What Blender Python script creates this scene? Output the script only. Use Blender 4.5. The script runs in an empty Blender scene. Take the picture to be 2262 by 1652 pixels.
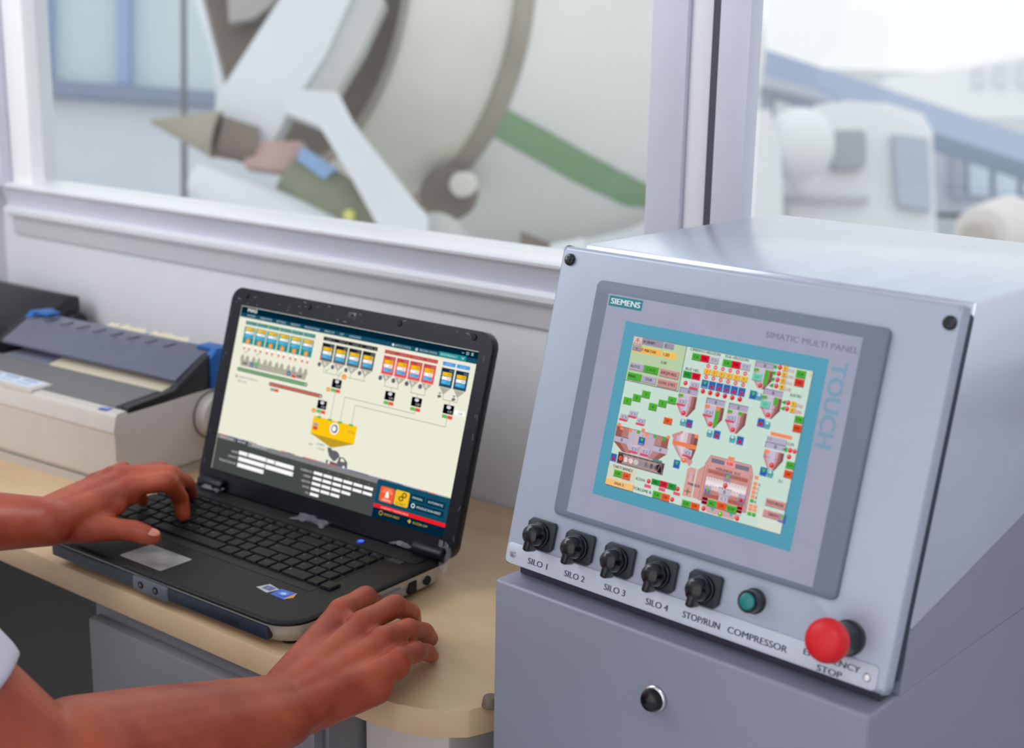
import bpy, bmesh, math, random
import numpy as np
from mathutils import Matrix, Vector

# ------------------------------------------------------------------ camera
SC = bpy.context.scene
COL = SC.collection
FPX = 3072.5
EYE = Vector((0, 0, 1.29))
RCAM = [[0.7798939971784868, 0.6256562426000918, 0.017877898659998566],
        [0.16433641080167842, -0.17712085188470467, -0.9703719641202408],
        [-0.6039527283553737, 0.7597252595005457, -0.24095358886916093]]
RR, RD, RF = (Vector(r).normalized() for r in RCAM)
cd = bpy.data.cameras.new('camera')
cam = bpy.data.objects.new('camera', cd)
COL.objects.link(cam)
m = Matrix(((RR.x, -RD.x, -RF.x, EYE.x), (RR.y, -RD.y, -RF.y, EYE.y), (RR.z, -RD.z, -RF.z, EYE.z), (0, 0, 0, 1)))
cam.matrix_world = m
cd.sensor_fit = 'HORIZONTAL'
cd.sensor_width = 36.0
cd.lens = FPX / 2262 * 36.0
cd.clip_start = 0.02
cd.clip_end = 400
cd.dof.use_dof = True
cd.dof.focus_distance = 1.14
cd.dof.aperture_fstop = 6.0
SC.camera = cam
SC.view_settings.view_transform = 'Standard'
SC.view_settings.look = 'None'
SC.view_settings.gamma = 1
SC.view_settings.exposure = 0.0
SC.view_settings.use_curve_mapping = False

# ------------------------------------------------------------------ daylight and added fill lamps
wd = bpy.data.worlds.new('overcast_sky')
SC.world = wd
wd.use_nodes = True
nt = wd.node_tree
nt.nodes.clear()
wo = nt.nodes.new('ShaderNodeOutputWorld')
bg = nt.nodes.new('ShaderNodeBackground')
tc = nt.nodes.new('ShaderNodeTexCoord')
sp = nt.nodes.new('ShaderNodeSeparateXYZ')
rp = nt.nodes.new('ShaderNodeValToRGB')
nt.links.new(tc.outputs['Generated'], sp.inputs[0])
nt.links.new(sp.outputs['Z'], rp.inputs[0])
nt.links.new(rp.outputs[0], bg.inputs[0])
nt.links.new(bg.outputs[0], wo.inputs[0])
rp.color_ramp.elements[0].position = 0.0
rp.color_ramp.elements[0].color = (0.86, 0.87, 0.91, 1)
rp.color_ramp.elements[1].position = 0.5
rp.color_ramp.elements[1].color = (0.90, 0.95, 1.0, 1)
e = rp.color_ramp.elements.new(0.12)
e.color = (1.0, 0.98, 0.95, 1)
bg.inputs[1].default_value = 1.2


def area(name, loc, target, size, sizey, power, color):
    l = bpy.data.lights.new(name, 'AREA')
    l.shape = 'RECTANGLE'
    l.size = size
    l.size_y = sizey
    l.energy = power
    l.color = color
    o = bpy.data.objects.new(name, l)
    o.location = loc
    o.rotation_euler = (Vector(target) - Vector(loc)).to_track_quat('-Z', 'Y').to_euler()
    COL.objects.link(o)
    return o


area('side_fill_light', (-1.85, 0.1, 1.75), (-1.4, 1.2, 0.92), 0.9, 0.9, 14, (0.95, 0.98, 1.0))  # added fill brightening the left wall; no window is built there
area('overhead_fill_light', (0.3, -0.5, 2.5), (-0.5, 0.8, 0.9), 1.4, 0.7, 10, (0.86, 0.93, 1.0))  # added fill high behind the view, without a fixture


# ------------------------------------------------------------------ helpers
def at(x, y, dist):
    """point seen at photo position x,y, dist metres into the view"""
    return EYE + (RF + RR * ((x - 1131) / FPX) + RD * ((y - 826) / FPX)) * dist


def onz(x, y, z):
    r = RF + RR * ((x - 1131) / FPX) + RD * ((y - 826) / FPX)
    return EYE + r * ((z - EYE.z) / r.z)


def lin(c):
    out = []
    for v in c[:3]:
        v = v / 255.0
        out.append(v / 12.92 if v <= 0.04045 else ((v + 0.055) / 1.055) ** 2.4)
    return tuple(out) + (1.0,)


MATS = {}


def mat(name, col, rough=0.5, metal=0.0, noise=0.0, nscale=30.0, bump=0.0, bscale=200.0, spec=0.5, stretch=None, col2=None, coat=0.0, sss=0.0):
    if name in MATS:
        return MATS[name]
    M = bpy.data.materials.new(name)
    M.use_nodes = True
    t = M.node_tree
    b = t.nodes['Principled BSDF']
    c = lin(col)
    b.inputs['Base Color'].default_value = c
    b.inputs['Roughness'].default_value = rough
    b.inputs['Metallic'].default_value = metal
    b.inputs['Specular IOR Level'].default_value = spec
    b.inputs['Coat Weight'].default_value = coat
    if sss:
        b.inputs['Subsurface Weight'].default_value = sss
        b.inputs['Subsurface Radius'].default_value = (0.010, 0.004, 0.002)
        b.inputs['Subsurface Scale'].default_value = 0.6
    if noise or bump:
        g = t.nodes.new('ShaderNodeTexCoord')
        mp = t.nodes.new('ShaderNodeMapping')
        if stretch:
            mp.inputs['Scale'].default_value = stretch
        t.links.new(g.outputs['Object'], mp.inputs[0])
    if noise:
        n = t.nodes.new('ShaderNodeTexNoise')
        n.inputs['Scale'].default_value = nscale
        n.inputs['Detail'].default_value = 5
        t.links.new(mp.outputs[0], n.inputs['Vector'])
        r = t.nodes.new('ShaderNodeValToRGB')
        r.color_ramp.elements[0].position = 0.3
        r.color_ramp.elements[1].position = 0.7
        c2 = lin(col2) if col2 else tuple(v * (1 - noise) for v in c[:3]) + (1,)
        r.color_ramp.elements[0].color = c2
        r.color_ramp.elements[1].color = c if col2 else tuple(min(1, v * (1 + noise)) for v in c[:3]) + (1,)
        t.links.new(n.outputs[0], r.inputs[0])
        t.links.new(r.outputs[0], b.inputs['Base Color'])
    if bump:
        n2 = t.nodes.new('ShaderNodeTexNoise')
        n2.inputs['Scale'].default_value = bscale
        n2.inputs['Detail'].default_value = 3
        t.links.new(mp.outputs[0], n2.inputs['Vector'])
        bp = t.nodes.new('ShaderNodeBump')
        bp.inputs['Strength'].default_value = bump
        bp.inputs['Distance'].default_value = 0.001
        t.links.new(n2.outputs[0], bp.inputs['Height'])
        t.links.new(bp.outputs[0], b.inputs['Normal'])
    MATS[name] = M
    return M


def emit(col, k=1.0):
    key = 'lit_%d_%d_%d_%d' % (col[0], col[1], col[2], int(k * 100))
    if key in MATS:
        return MATS[key]
    M = bpy.data.materials.new(key)
    M.use_nodes = True
    t = M.node_tree
    t.nodes.clear()
    o = t.nodes.new('ShaderNodeOutputMaterial')
    e = t.nodes.new('ShaderNodeEmission')
    e.inputs[0].default_value = lin(col)
    e.inputs[1].default_value = k
    t.links.new(e.outputs[0], o.inputs[0])
    MATS[key] = M
    return M


def ink(col):
    return mat('ink_%d_%d_%d' % tuple(col), col, 0.5)


class G:
    """collects shapes of one mesh object"""
    def __init__(self):
        self.bm = bmesh.new()
        self.mats = []

    def mi(self, M):
        if M not in self.mats:
            self.mats.append(M)
        return self.mats.index(M)

    def merge(self, b2, M, T=None, smooth=False):
        b2.normal_update()
        i = self.mi(M)
        vm = {}
        for v in b2.verts:
            vm[v] = self.bm.verts.new((T @ v.co) if T else v.co)
        flip = T is not None and T.determinant() < 0
        for f in b2.faces:
            vs = [vm[v] for v in f.verts]
            if flip:
                vs.reverse()
            try:
                nf = self.bm.faces.new(vs)
            except ValueError:
                continue
            nf.material_index = i
            nf.smooth = smooth
        b2.free()
        self.bm.normal_update()

    def box(self, c, s, M, T=None, bev=0, seg=2, taper=None, smooth=None):
        b = bmesh.new()
        bmesh.ops.create_cube(b, size=1)
        for v in b.verts:
            k = 1.0
            if taper and v.co.z > 0:
                v.co.x *= taper[0]
                v.co.y *= taper[1]
            v.co = Vector((v.co.x * s[0] + c[0], v.co.y * s[1] + c[1], v.co.z * s[2] + c[2]))
        if bev:
            bmesh.ops.bevel(b, geom=b.edges[:], offset=bev, segments=seg, affect='EDGES', profile=0.5)
        self.merge(b, M, T, bool(bev) if smooth is None else smooth)

    def cyl(self, p0, p1, r0, r1, M, T=None, seg=32, bev=0, smooth=True):
        p0, p1 = Vector(p0), Vector(p1)
        d = p1 - p0
        q = d.to_track_quat('Z', 'Y').to_matrix().to_4x4()
        b = bmesh.new()
        bmesh.ops.create_cone(b, cap_ends=True, segments=seg, radius1=r0, radius2=r1, depth=d.length)
        if bev:
            es = [e for e in b.edges if len(e.link_faces) == 2 and any(len(f.verts) > 4 for f in e.link_faces)]
            bmesh.ops.bevel(b, geom=es, offset=bev, segments=3, affect='EDGES', profile=0.5)
        X = Matrix.Translation((p0 + p1) / 2) @ q
        self.merge(b, M, (T @ X) if T else X, smooth)

    def lathe(self, prof, M, T=None, seg=48, smooth=True, arc=(0, 2 * math.pi)):
        """prof: list of (r, z)"""
        b = bmesh.new()
        full = abs(arc[1] - arc[0] - 2 * math.pi) < 1e-6
        n = seg if full else seg + 1
        rings = []
        for r, z in prof:
            if r < 1e-7:
                rings.append([b.verts.new((0, 0, z))])
            else:
                rings.append([b.verts.new((r * math.cos(arc[0] + (arc[1] - arc[0]) * i / seg), r * math.sin(arc[0] + (arc[1] - arc[0]) * i / seg), z)) for i in range(n)])
        for a, c in zip(rings, rings[1:]):
            for i in range(seg):
                j = (i + 1) % n
                if len(a) == 1 and len(c) == 1:
                    continue
                if len(a) == 1:
                    b.faces.new((a[0], c[j], c[i]))
                elif len(c) == 1:
                    b.faces.new((a[i], a[j], c[0]))
                else:
                    b.faces.new((a[i], a[j], c[j], c[i]))
        bmesh.ops.recalc_face_normals(b, faces=b.faces[:])
        self.merge(b, M, T, smooth)

    def prism(self, pts, z0, z1, M, T=None, bev=0, smooth=False, seg=2):
        """2D outline extruded along z"""
        b = bmesh.new()
        lo = [b.verts.new((x, y, z0)) for x, y in pts]
        hi = [b.verts.new((x, y, z1)) for x, y in pts]
        b.faces.new(lo[::-1])
        b.faces.new(hi)
        n = len(pts)
        for i in range(n):
            j = (i + 1) % n
            b.faces.new((lo[i], lo[j], hi[j], hi[i]))
        bmesh.ops.recalc_face_normals(b, faces=b.faces[:])
        if bev:
            bmesh.ops.bevel(b, geom=b.edges[:], offset=bev, segments=seg, affect='EDGES', profile=0.5)
        self.merge(b, M, T, smooth or bool(bev))

    def loft(self, rings, M, T=None, smooth=True, caps=True):
        b = bmesh.new()
        rs = [[b.verts.new(p) for p in r] for r in rings]
        n = len(rings[0])
        for a, c in zip(rs, rs[1:]):
            for i in range(n):
                j = (i + 1) % n
                b.faces.new((a[i], a[j], c[j], c[i]))
        if caps:
            b.faces.new(rs[0][::-1])
            b.faces.new(rs[-1])
        bmesh.ops.recalc_face_normals(b, faces=b.faces[:])
        self.merge(b, M, T, smooth)

    def poly3(self, pts, M, T=None):
        b = bmesh.new()
        b.faces.new([b.verts.new(p) for p in pts])
        self.merge(b, M, T, False)

    def ball(self, c, r, M, T=None, sc=(1, 1, 1), sub=3):
        b = bmesh.new()
        bmesh.ops.create_icosphere(b, subdivisions=sub, radius=r)
        for v in b.verts:
            v.co = Vector((v.co.x * sc[0] + c[0], v.co.y * sc[1] + c[1], v.co.z * sc[2] + c[2]))
        self.merge(b, M, T, True)

    def build(self, name, parent=None, loc=None, label=None, cat=None, group=None, kind=None, sharp=True):
        me = bpy.data.meshes.new(name)
        self.bm.to_mesh(me)
        self.bm.free()
        for M in self.mats:
            me.materials.append(M)
        o = bpy.data.objects.new(name, me)
        COL.objects.link(o)
        if parent:
            o.parent = parent
        if loc:
            o.location = loc
        if label:
            o['label'] = label
        if cat:
            o['category'] = cat
        if group:
            o['group'] = group
        if kind:
            o['kind'] = kind
        if sharp:
            try:
                me.set_sharp_from_angle(angle=math.radians(35))
            except Exception:
                pass
        return o


def thing(name, label, cat, loc=(0, 0, 0), rz=0.0, group=None):
    o = bpy.data.objects.new(name, None)
    o.empty_display_size = 0.05
    COL.objects.link(o)
    o.location = loc
    o.rotation_euler = (0, 0, rz)
    o['label'] = label
    o['category'] = cat
    if group:
        o['group'] = group
    return o


def struct(g, name, loc=None):
    return g.build(name, kind='structure', loc=loc)


def rrect(x0, y0, x1, y1, r, n=6):
    """rounded rectangle outline, ccw"""
    P = []
    for cx, cy, a0 in ((x1 - r, y1 - r, 0), (x0 + r, y1 - r, 90), (x0 + r, y0 + r, 180), (x1 - r, y0 + r, 270)):
        for i in range(n + 1):
            a = math.radians(a0 + 90 * i / n)
            P.append((cx + r * math.cos(a), cy + r * math.sin(a)))
    return P


_TXT = {}


def glyphs(s):
    """flat mesh of a text in cap-height units, starting at x=0"""
    if s in _TXT:
        return _TXT[s]
    cu = bpy.data.curves.new('t', 'FONT')
    cu.body = s
    cu.size = 1
    cu.resolution_u = 3
    ob = bpy.data.objects.new('t', cu)
    me = bpy.data.meshes.new_from_object(ob)
    vs = [(v.co.x, v.co.y) for v in me.vertices]
    fs = [tuple(p.vertices) for p in me.polygons]
    bpy.data.objects.remove(ob)
    bpy.data.curves.remove(cu)
    bpy.data.meshes.remove(me)
    k = 1 / 0.70
    if vs:
        x0 = min(v[0] for v in vs)
        vs = [((x - x0) * k, y * k) for x, y in vs]
    w = max((v[0] for v in vs), default=0)
    _TXT[s] = (vs, fs, w)
    return _TXT[s]


class Art:
    """artwork on a flat face: x right, y down in its own units, layers stand a hair apart"""
    def __init__(self, T, unit, fac, lift=2.5e-5):
        self.g = G()
        self.T = T
        self.u = unit
        self.fac = fac
        self.lift = lift

    def _p(self, x, y, l):
        return self.T @ Vector((x * self.u, -y * self.u, l * self.lift))

    def poly(self, pts, col, l=1):
        i = self.g.mi(self.fac(col))
        # keep faces towards +z of T
        a = sum(p[0] * q[1] - q[0] * p[1] for p, q in zip(pts, pts[1:] + pts[:1]))
        if a > 0:
            pts = pts[::-1]
        f = self.g.bm.faces.new([self.g.bm.verts.new(self._p(x, y, l)) for x, y in pts])
        f.material_index = i

    def rect(self, x0, y0, x1, y1, col, l=1):
        self.poly([(x0, y0), (x1, y0), (x1, y1), (x0, y1)], col, l)

    def rr(self, x0, y0, x1, y1, r, col, l=1):
        self.poly(rrect(x0, y0, x1, y1, r, 4), col, l)

    def disc(self, cx, cy, r, col, l=1, n=20, ry=None):
        ry = ry or r
        self.poly([(cx + r * math.cos(2 * math.pi * i / n), cy + ry * math.sin(2 * math.pi * i / n)) for i in range(n)], col, l)

    def line(self, pts, w, col, l=1):
        for (x0, y0), (x1, y1) in zip(pts, pts[1:]):
            L = math.hypot(x1 - x0, y1 - y0) or 1
            dx, dy = (x1 - x0) / L * w / 2, (y1 - y0) / L * w / 2
            self.poly([(x0 - dx - dy, y0 - dy + dx), (x1 + dx - dy, y1 + dy + dx), (x1 + dx + dy, y1 + dy - dx), (x0 - dx + dy, y0 - dy - dx)], col, l)

    def frame(self, x0, y0, x1, y1, w, col, l=1):
        self.line([(x0, y0), (x1, y0), (x1, y1), (x0, y1), (x0, y0)], w, col, l)

    def text(self, s, x, y, h, col, l=3, al='l', width=None, rot=0.0, bold=0.0):
        """x,y: start (or centre) of baseline"""
        vs, fs, w = glyphs(s)
        kx = h if width is None or w == 0 else width / w
        ox = 0 if al == 'l' else (-w * kx / 2 if al == 'c' else -w * kx)
        ca, sa = math.cos(rot), math.sin(rot)
        i = self.g.mi(self.fac(col))
        for off in ((0, 0),) if not bold else ((-bold, 0), (bold, 0)):
            nv = []
            for a, b in vs:
                px, py = a * kx + ox + off[0], -b * h
                nv.append(self.g.bm.verts.new(self._p(x + px * ca - py * sa, y + px * sa + py * ca, l + (0.2 if off[0] > 0 else 0))))
            for f in fs:
                try:
                    nf = self.g.bm.faces.new([nv[k] for k in f])
                    nf.material_index = i
                except ValueError:
                    pass

    def build(self, name, parent=None, **k):
        return self.g.build(name, parent, sharp=False, **k)


def RZ(a):
    return Matrix.Rotation(a, 4, 'Z')


# ------------------------------------------------------------------ materials
M_wall = mat('painted_wall', (226, 226, 230), 0.6, noise=0.03, nscale=3, bump=0.15, bscale=90)
M_white = mat('white_paint', (250, 250, 250), 0.35)
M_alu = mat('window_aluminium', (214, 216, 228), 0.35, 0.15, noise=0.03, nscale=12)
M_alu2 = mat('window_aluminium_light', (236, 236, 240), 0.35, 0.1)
M_gask = mat('rubber_gasket', (70, 68, 80), 0.6)
M_floor = mat('vinyl_floor', (190, 184, 182), 0.5, noise=0.05, nscale=8)
M_desk = mat('beech_worktop', (216, 186, 146), 0.42, noise=0.10, nscale=9, stretch=(1, 3, 3), col2=(202, 170, 132))
M_deskedge = mat('worktop_edge', (212, 186, 152), 0.5)
M_cab = mat('grey_cabinet', (124, 122, 126), 0.35, noise=0.04, nscale=6)
M_black = mat('black_plastic', (20, 22, 26), 0.38, noise=0.15, nscale=60)
M_deck = mat('laptop_black', (13, 14, 16), 0.5, spec=.3, noise=0.2, nscale=80, bump=0.05, bscale=900)
M_key = mat('key_black', (9, 12, 13), 0.5, spec=.3)
M_silver = mat('silver_trim', (196, 192, 182), 0.35, 0.25)
M_lid = mat('lid_glossy_black', (9, 11, 22), 0.36, noise=0.35, nscale=140, spec=.3)
M_rub = mat('rubber_pad', (6, 6, 8), 0.7)
M_print = mat('printer_beige', (205, 198, 190), 0.5, noise=0.02, nscale=20, bump=0.1, bscale=700)
M_grayc = mat('printer_grey_cover', (112, 111, 110), 0.5, bump=0.2, bscale=900)
M_smoke = mat('smoked_cover', (100, 104, 122), 0.3, noise=0.06, nscale=14)
M_blue = mat('blue_plastic', (26, 100, 176), 0.4)
M_paper = mat('cream_paper', (226, 214, 190), 0.7)
M_steel = mat('brushed_enclosure', (204, 210, 224), 0.27, 0.7, noise=0.03, nscale=7, stretch=(14, 1, 1))
M_front = mat('enclosure_front', (180, 188, 204), 0.40, 0.35, noise=0.03, nscale=5)
M_ped = mat('pedestal_grey', (146, 150, 166), 0.45, 0.2, noise=0.04, nscale=5)
M_bezel = mat('bezel_grey', (118, 128, 146), 0.5, noise=0.03, nscale=10)
M_memb = mat('membrane_grey', (164, 166, 184), 0.45, noise=0.03, nscale=10)
M_plate = mat('label_plate', (200, 206, 218), 0.35, 0.1)
M_chrome = mat('chrome', (220, 220, 222), 0.18, 1.0)
M_swk = mat('switch_black', (8, 11, 16), 0.22, coat=0.3)
M_swp = mat('switch_plate', (24, 36, 46), 0.4)
M_red = mat('mushroom_red', (226, 20, 32), 0.42)
M_teal = mat('indicator_teal', (0, 128, 128), 0.3, coat=0.3)
M_skin = mat('skin', (184, 86, 50), 0.45, noise=0.1, nscale=22, col2=(146, 50, 30), bump=0.15, bscale=260, sss=0.12)
M_nail = mat('nail', (206, 132, 112), 0.3)
M_shirt = mat('white_shirt', (214, 210, 222), 0.8, noise=0.03, nscale=20)
M_trous = mat('dark_trousers', (40, 42, 52), 0.85)
M_hair = mat('dark_hair', (28, 22, 20), 0.6)


# ------------------------------------------------------------------ room shell
WY = 1.20        # inner face of the window wall
XL = -1.975      # inner face of the left wall
g = G()
g.box((-0.35, -0.4, -0.05), (3.5, 3.5, 0.1), M_floor)
struct(g, 'floor')
g = G()
g.box((-0.35, -0.4, 2.65), (3.5, 3.5, 0.1), M_white)
struct(g, 'ceiling')
g = G()
g.box((-0.3, WY + 0.06, 0.498), (3.5, 0.12, 0.996), M_wall)
g.box((-0.3, WY + 0.06, 2.4), (3.5, 0.12, 0.4), M_wall)
struct(g, 'wall_front')
g = G()
g.box((XL - 0.06, -0.35, 1.3), (0.12, 3.3, 2.6), M_wall)
struct(g, 'wall_left')

g = G()
g.box((1.44, -.35, 1.3), (0.12, 3.3, 2.6), mat('lavender_wall', (226, 226, 240), .7))
struct(g, 'wall_right')

# window frames: long rail under both panes, mullion, jambs
g = G()
# profile in (y,z) swept along x
prof = [(WY + .05, 0.996), (WY - .010, 0.9965), (WY - .010, 1.0005), (WY - .018, 1.0015), (WY - .019, 1.008), (WY - .016, 1.0110), (WY - .011, 1.0125),
        (WY - .011, 1.018), (WY - .016, 1.030), (WY - .020, 1.040), (WY - .021, 1.0405), (WY - .026, 1.0425), (WY - .027, 1.046), (WY - .024, 1.049), (WY + .03, 1.050), (WY + .05, 1.050)]
T = Matrix(((0, 0, 1, 0), (1, 0, 0, 0), (0, 1, 0, 0), (0, 0, 0, 1)))
g.prism(prof, XL + .03, 1.3, M_alu2, T)
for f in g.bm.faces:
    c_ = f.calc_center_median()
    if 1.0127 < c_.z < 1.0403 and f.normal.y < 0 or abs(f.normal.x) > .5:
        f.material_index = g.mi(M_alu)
g.box((-0.3, WY - 0.003, 0.983), (3.28, 0.006, 0.027), mat('trunking_grey', (196, 194, 198), .45))
struct(g, 'trim_1')
g = G()
g.box((-0.7555, WY - .001, 1.63), (0.042, 0.024, 1.16), M_alu, bev=.003)
g.box((-0.7207, WY + .001, 1.63), (0.0275, 0.016, 1.16), M_alu2, bev=.002)
g.box((-0.7035, WY - .001, 1.63), (0.0085, 0.020, 1.16), M_gask)
g.box((-0.6828, WY - .001, 1.63), (0.0345, 0.024, 1.16), M_alu, bev=.003)
struct(g, 'window_1')
g = G()
g.box((-1.898, WY - .001, 1.62), (0.052, 0.024, 1.15), M_white, bev=.003)
g.box((-1.95, WY - .01, 1.62), (0.050, 0.04, 1.15), M_alu)
struct(g, 'trim_2')
g = G()
g.box((1.0, WY + .02, 1.63), (0.05, 0.06, 1.16), M_alu)
struct(g, 'trim_3')
# glass
MG = bpy.data.materials.new('window_glass')
MG.use_nodes = True
t = MG.node_tree
t.nodes.clear()
o_ = t.nodes.new('ShaderNodeOutputMaterial')
tr = t.nodes.new('ShaderNodeBsdfTransparent')
gl = t.nodes.new('ShaderNodeBsdfGlossy')
gl.inputs['Roughness'].default_value = 0.02
tr.inputs[0].default_value = (0.97, 0.985, 0.98, 1)
mx = t.nodes.new('ShaderNodeMixShader')
mx.inputs[0].default_value = 0.04
t.links.new(tr.outputs[0], mx.inputs[1])
t.links.new(gl.outputs[0], mx.inputs[2])
t.links.new(mx.outputs[0], o_.inputs[0])
g = G()
g.box(((-1.874 - .786) / 2, WY + .008, 1.625), (1.088, 0.005, 1.15), MG)
struct(g, 'window_2')
g = G()
g.box((0.17, WY + .008, 1.625), (1.66, 0.005, 1.15), MG)
struct(g, 'window_3')

# ------------------------------------------------------------------ desk
g = G()
outl = [(XL + .002, .757), (-.755, .757), (-.72, .761), (-.69, .772), (-.668, .792), (-.657, .820), (-.656, .84), (-.656, WY - .002), (XL + .002, WY - .002)]
desk = thing('desk', 'beech-topped counter along the window wall under the laptop and printer', 'desk', (-1.3, .98, 0))
D0 = Matrix.Translation((1.3, -.98, 0))
g.prism(outl, .724, .750, M_desk, D0, bev=.002)
g.build('worktop', desk)
g = G()
g.box((-.98, .95, .362), (.34, .36, .716), M_cab, D0, bev=.003)
g.build('pedestal_body', desk)
g = G()
for k in range(3):
    g.box((-.98, .765, .60 - k * .225), (.33, .016, .21), M_cab, D0, bev=.004)
g.build('drawer_fronts', desk)
g = G()
g.box((-1.93, .98, .36), (.03, .4, .72), M_cab, D0)
g.build('side_panel', desk)
g = G()
g.box((-1.55, 1.02, .40), (.80, .012, .62), mat('shaded_panel', (70, 70, 68), .6), D0)  # panel coloured dark to carry the shade under the counter
g.build('back_panel', desk)
g = G()
g.box((-.755, .86, .36), (.10, .10, .722), mat('cream_panel', (222, 214, 208), .5), D0, bev=.003)
g.build('end_leg', desk)
g = G()
g.box((-.684, .88, .33), (.040, .12, .66), mat('dark_grey_leg', (84, 88, 98), .5), D0, bev=.003)
g.build('dark_leg', desk)
g = G()
q_ = onz(1084, 1556, .752)
g.cyl((q_.x, q_.y, .7502), (q_.x, q_.y, .760), .008, .006, mat('brown_bumper', (110, 95, 82), .6), bev=.002)
g.build('bumper', label='small dark brown round bumper on the front right corner of the counter', cat='bumper')

# ------------------------------------------------------------------ laptop
LA, LT = 0.017093771125505346, 0.28449598355327893
LP = Vector((-1.03106412, 0.75548646, 0.75))
lap = thing('laptop', 'black open laptop with a plant control program on its screen', 'laptop', LP, LA)
XR, XLf, DEP = .184, -.190, .236


def ring(z, ins, front=0.0, r=.03):
    P = rrect(XLf + ins, front + ins, XR - ins, DEP - ins, r, 8)
    return [(x, y, z) for x, y in P]


g = G()
g.loft([ring(.0035, .012, .004), ring(.006, .008, .003), ring(.018, .003, .001), ring(.0258, .001)], M_silver)
g.build('lower_shell', lap)
g = G()
g.loft([ring(.0258, .0005), ring(.0262, -.0003), ring(.0282, 0), ring(.0298, .002), ring(.0300, .004)], M_deck)
g.build('palm_rest_deck', lap)
g = G()   # dark front lip
g.box((-.003, .0038, .0165), (.32, .008, .013), mat('front_strip', (38, 46, 58), .35), bev=.002)
g.build('front_strip', lap)
g = G()
g.box((-.004, .0020, .0165), (.052, .008, .0150), mat('jack_panel', (108, 112, 118), .4, .3), bev=.002)
for dx in (-.013, .009):
    g.cyl((-.004 + dx, -.0025, .017), (-.004 + dx, .002, .017), .0036, .0036, M_rub)
    g.cyl((-.004 + dx, -.0028, .017), (-.004 + dx, .002, .017), .0018, .0018, mat('jack_pin', (90, 94, 100), .4))
g.build('headphone_jacks', lap, label='grey panel with two round audio sockets')
g = G()
g.box((.108, .0010, .0165), (.024, .004, .0045), M_rub, bev=.001)
g.build('infrared_window', lap)
for fx in (-.16, .155):
    for fy in (.03, .205):
        g = G()
        g.cyl((fx, fy, 0), (fx, fy, .006), .008, .008, M_rub)
        g.build('foot', lap)
# side ports
g = G()
g.box((XR - .0032, .165, .015), (.004, .0105, .0115), M_rub)
g.build('network_port', lap)
g = G()
g.cyl((XR - .004, .187, .015), (XR - .0016, .187, .015), .0048, .0048, M_rub)
g.build('power_socket', lap)
g = G()
g.box((XR - .0012, .105, .014), (.004, .085, .012), mat('drive_front', (150, 148, 140), .35, .4), bev=.001)
g.build('disc_drive', lap)
g = G()
g.box((XR - .0015, .043, .015), (.004, .013, .006), M_rub)
g.build('usb_port', lap)
g = G()
g.box((XR - .0035, .026, .013), (.004, .008, .003), M_rub)
g.build('lock_slot', lap)

# touchpad
g = G()
g.prism(rrect(-.068, .012, -.004, .051, .003), .0298, .0304, mat('touchpad_silver', (166, 162, 160), .35, .3, noise=.15, nscale=35, col2=(120, 116, 116)))
g.build('touchpad', lap)
# stickers
g = G()
g.prism([(.0945, .0445), (.112, .0415), (.1155, .054), (.099, .0575)], .0299, .0303, mat('sticker_silver', (190, 192, 200), .3, .3))
A = Art(Matrix.Translation((.0, 0, .0304)), .001, ink)
A.rr(100, -54, 111.5, -46, 1, (90, 100, 160))
A.text('i', 104.5, -48, 4.5, (220, 225, 235), 2)
s = g.build('sticker', lap, label='silver sticker')
A.build('print', s)
g = G()
g.prism([(.1165, .0415), (.137, .0405), (.136, .058), (.1155, .0565)], .0299, .0303, mat('sticker_blue', (36, 84, 196), .3))
g.prism([(.1345, .0405), (.1395, .049), (.1345, .058)], .0299, .0304, mat('sticker_gold', (212, 160, 44), .35))
s = g.build('sticker', lap, label='blue and gold sticker')
A = Art(Matrix.Translation((.0, 0, .0305)), .001, ink)
A.disc(126, -49.5, 5.5, (90, 140, 220), 1, ry=4.5)
A.disc(126, -49.5, 3, (180, 210, 245), 2, ry=2.2)
A.build('print', s)

# keyboard tray and keys
KX0, KX1, KY0, KY1 = -.187, .138, .071, .176
g = G()
g.prism(rrect(KX0 - .002, KY0 - .002, KX1 + .002, KY1 + .002, .003), .0296, .0303, mat('key_tray', (8, 9, 10), .6))
g.build('keyboard_tray', lap)
g = G()
g.prism(rrect(-.178, .181, .170, .203, .004), .0298, .0308, mat('speaker_strip', (18, 22, 24), .4, bump=.3, bscale=1500))
g.build('speaker_strip', lap)
g = G()
g.box((.150, .176, .0302), (.018, .008, .001), mat('touch_key', (34, 48, 50), .4))
g.build('media_button', lap)
u = (KX1 - KX0) / 19.0
rows = [
    (.0095, [(1, s_) for s_ in ['esc', 'f1', 'f2', 'f3', 'f4', 'f5', 'f6', 'f7', 'f8', 'f9', 'f10', 'f11', 'f12', 'ps', 'br', 'ins', 'del', 'hm', 'end']]),
    (.0172, [(1, c_) for c_ in '`1234567890-='] + [(2, 'bk'), (1, 'nm'), (1, '/'), (1, '*'), (1, '-')]),
    (.0172, [(1.5, 'tab')] + [(1, c_) for c_ in 'QWERTYUIOP[]'] + [(1.5, '\\'), (1, '7'), (1, '8'), (1, '9'), (1, '+')]),
    (.0172, [(1.75, 'cap')] + [(1, c_) for c_ in "ASDFGHJKL;'"] + [(2.25, 'ent'), (1, '4'), (1, '5'), (1, '6'), (1, ',')]),
    (.0172, [(2.25, 'sh')] + [(1, c_) for c_ in 'ZXCVBNM,./'] + [(1.75, 'sh'), (1, '^'), (1, '1'), (1, '2'), (1, '3'), (1, 'en')]),
    (.0172, [(1.25, 'ctl'), (1, 'fn'), (1.25, 'win'), (1.25, 'alt'), (6.0, ''), (1.25, 'alt'), (1, 'ctl'), (1, '<'), (1, 'v'), (1, '>'), (2, '0'), (1, '.'), (1, ' ')]),
]
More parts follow.
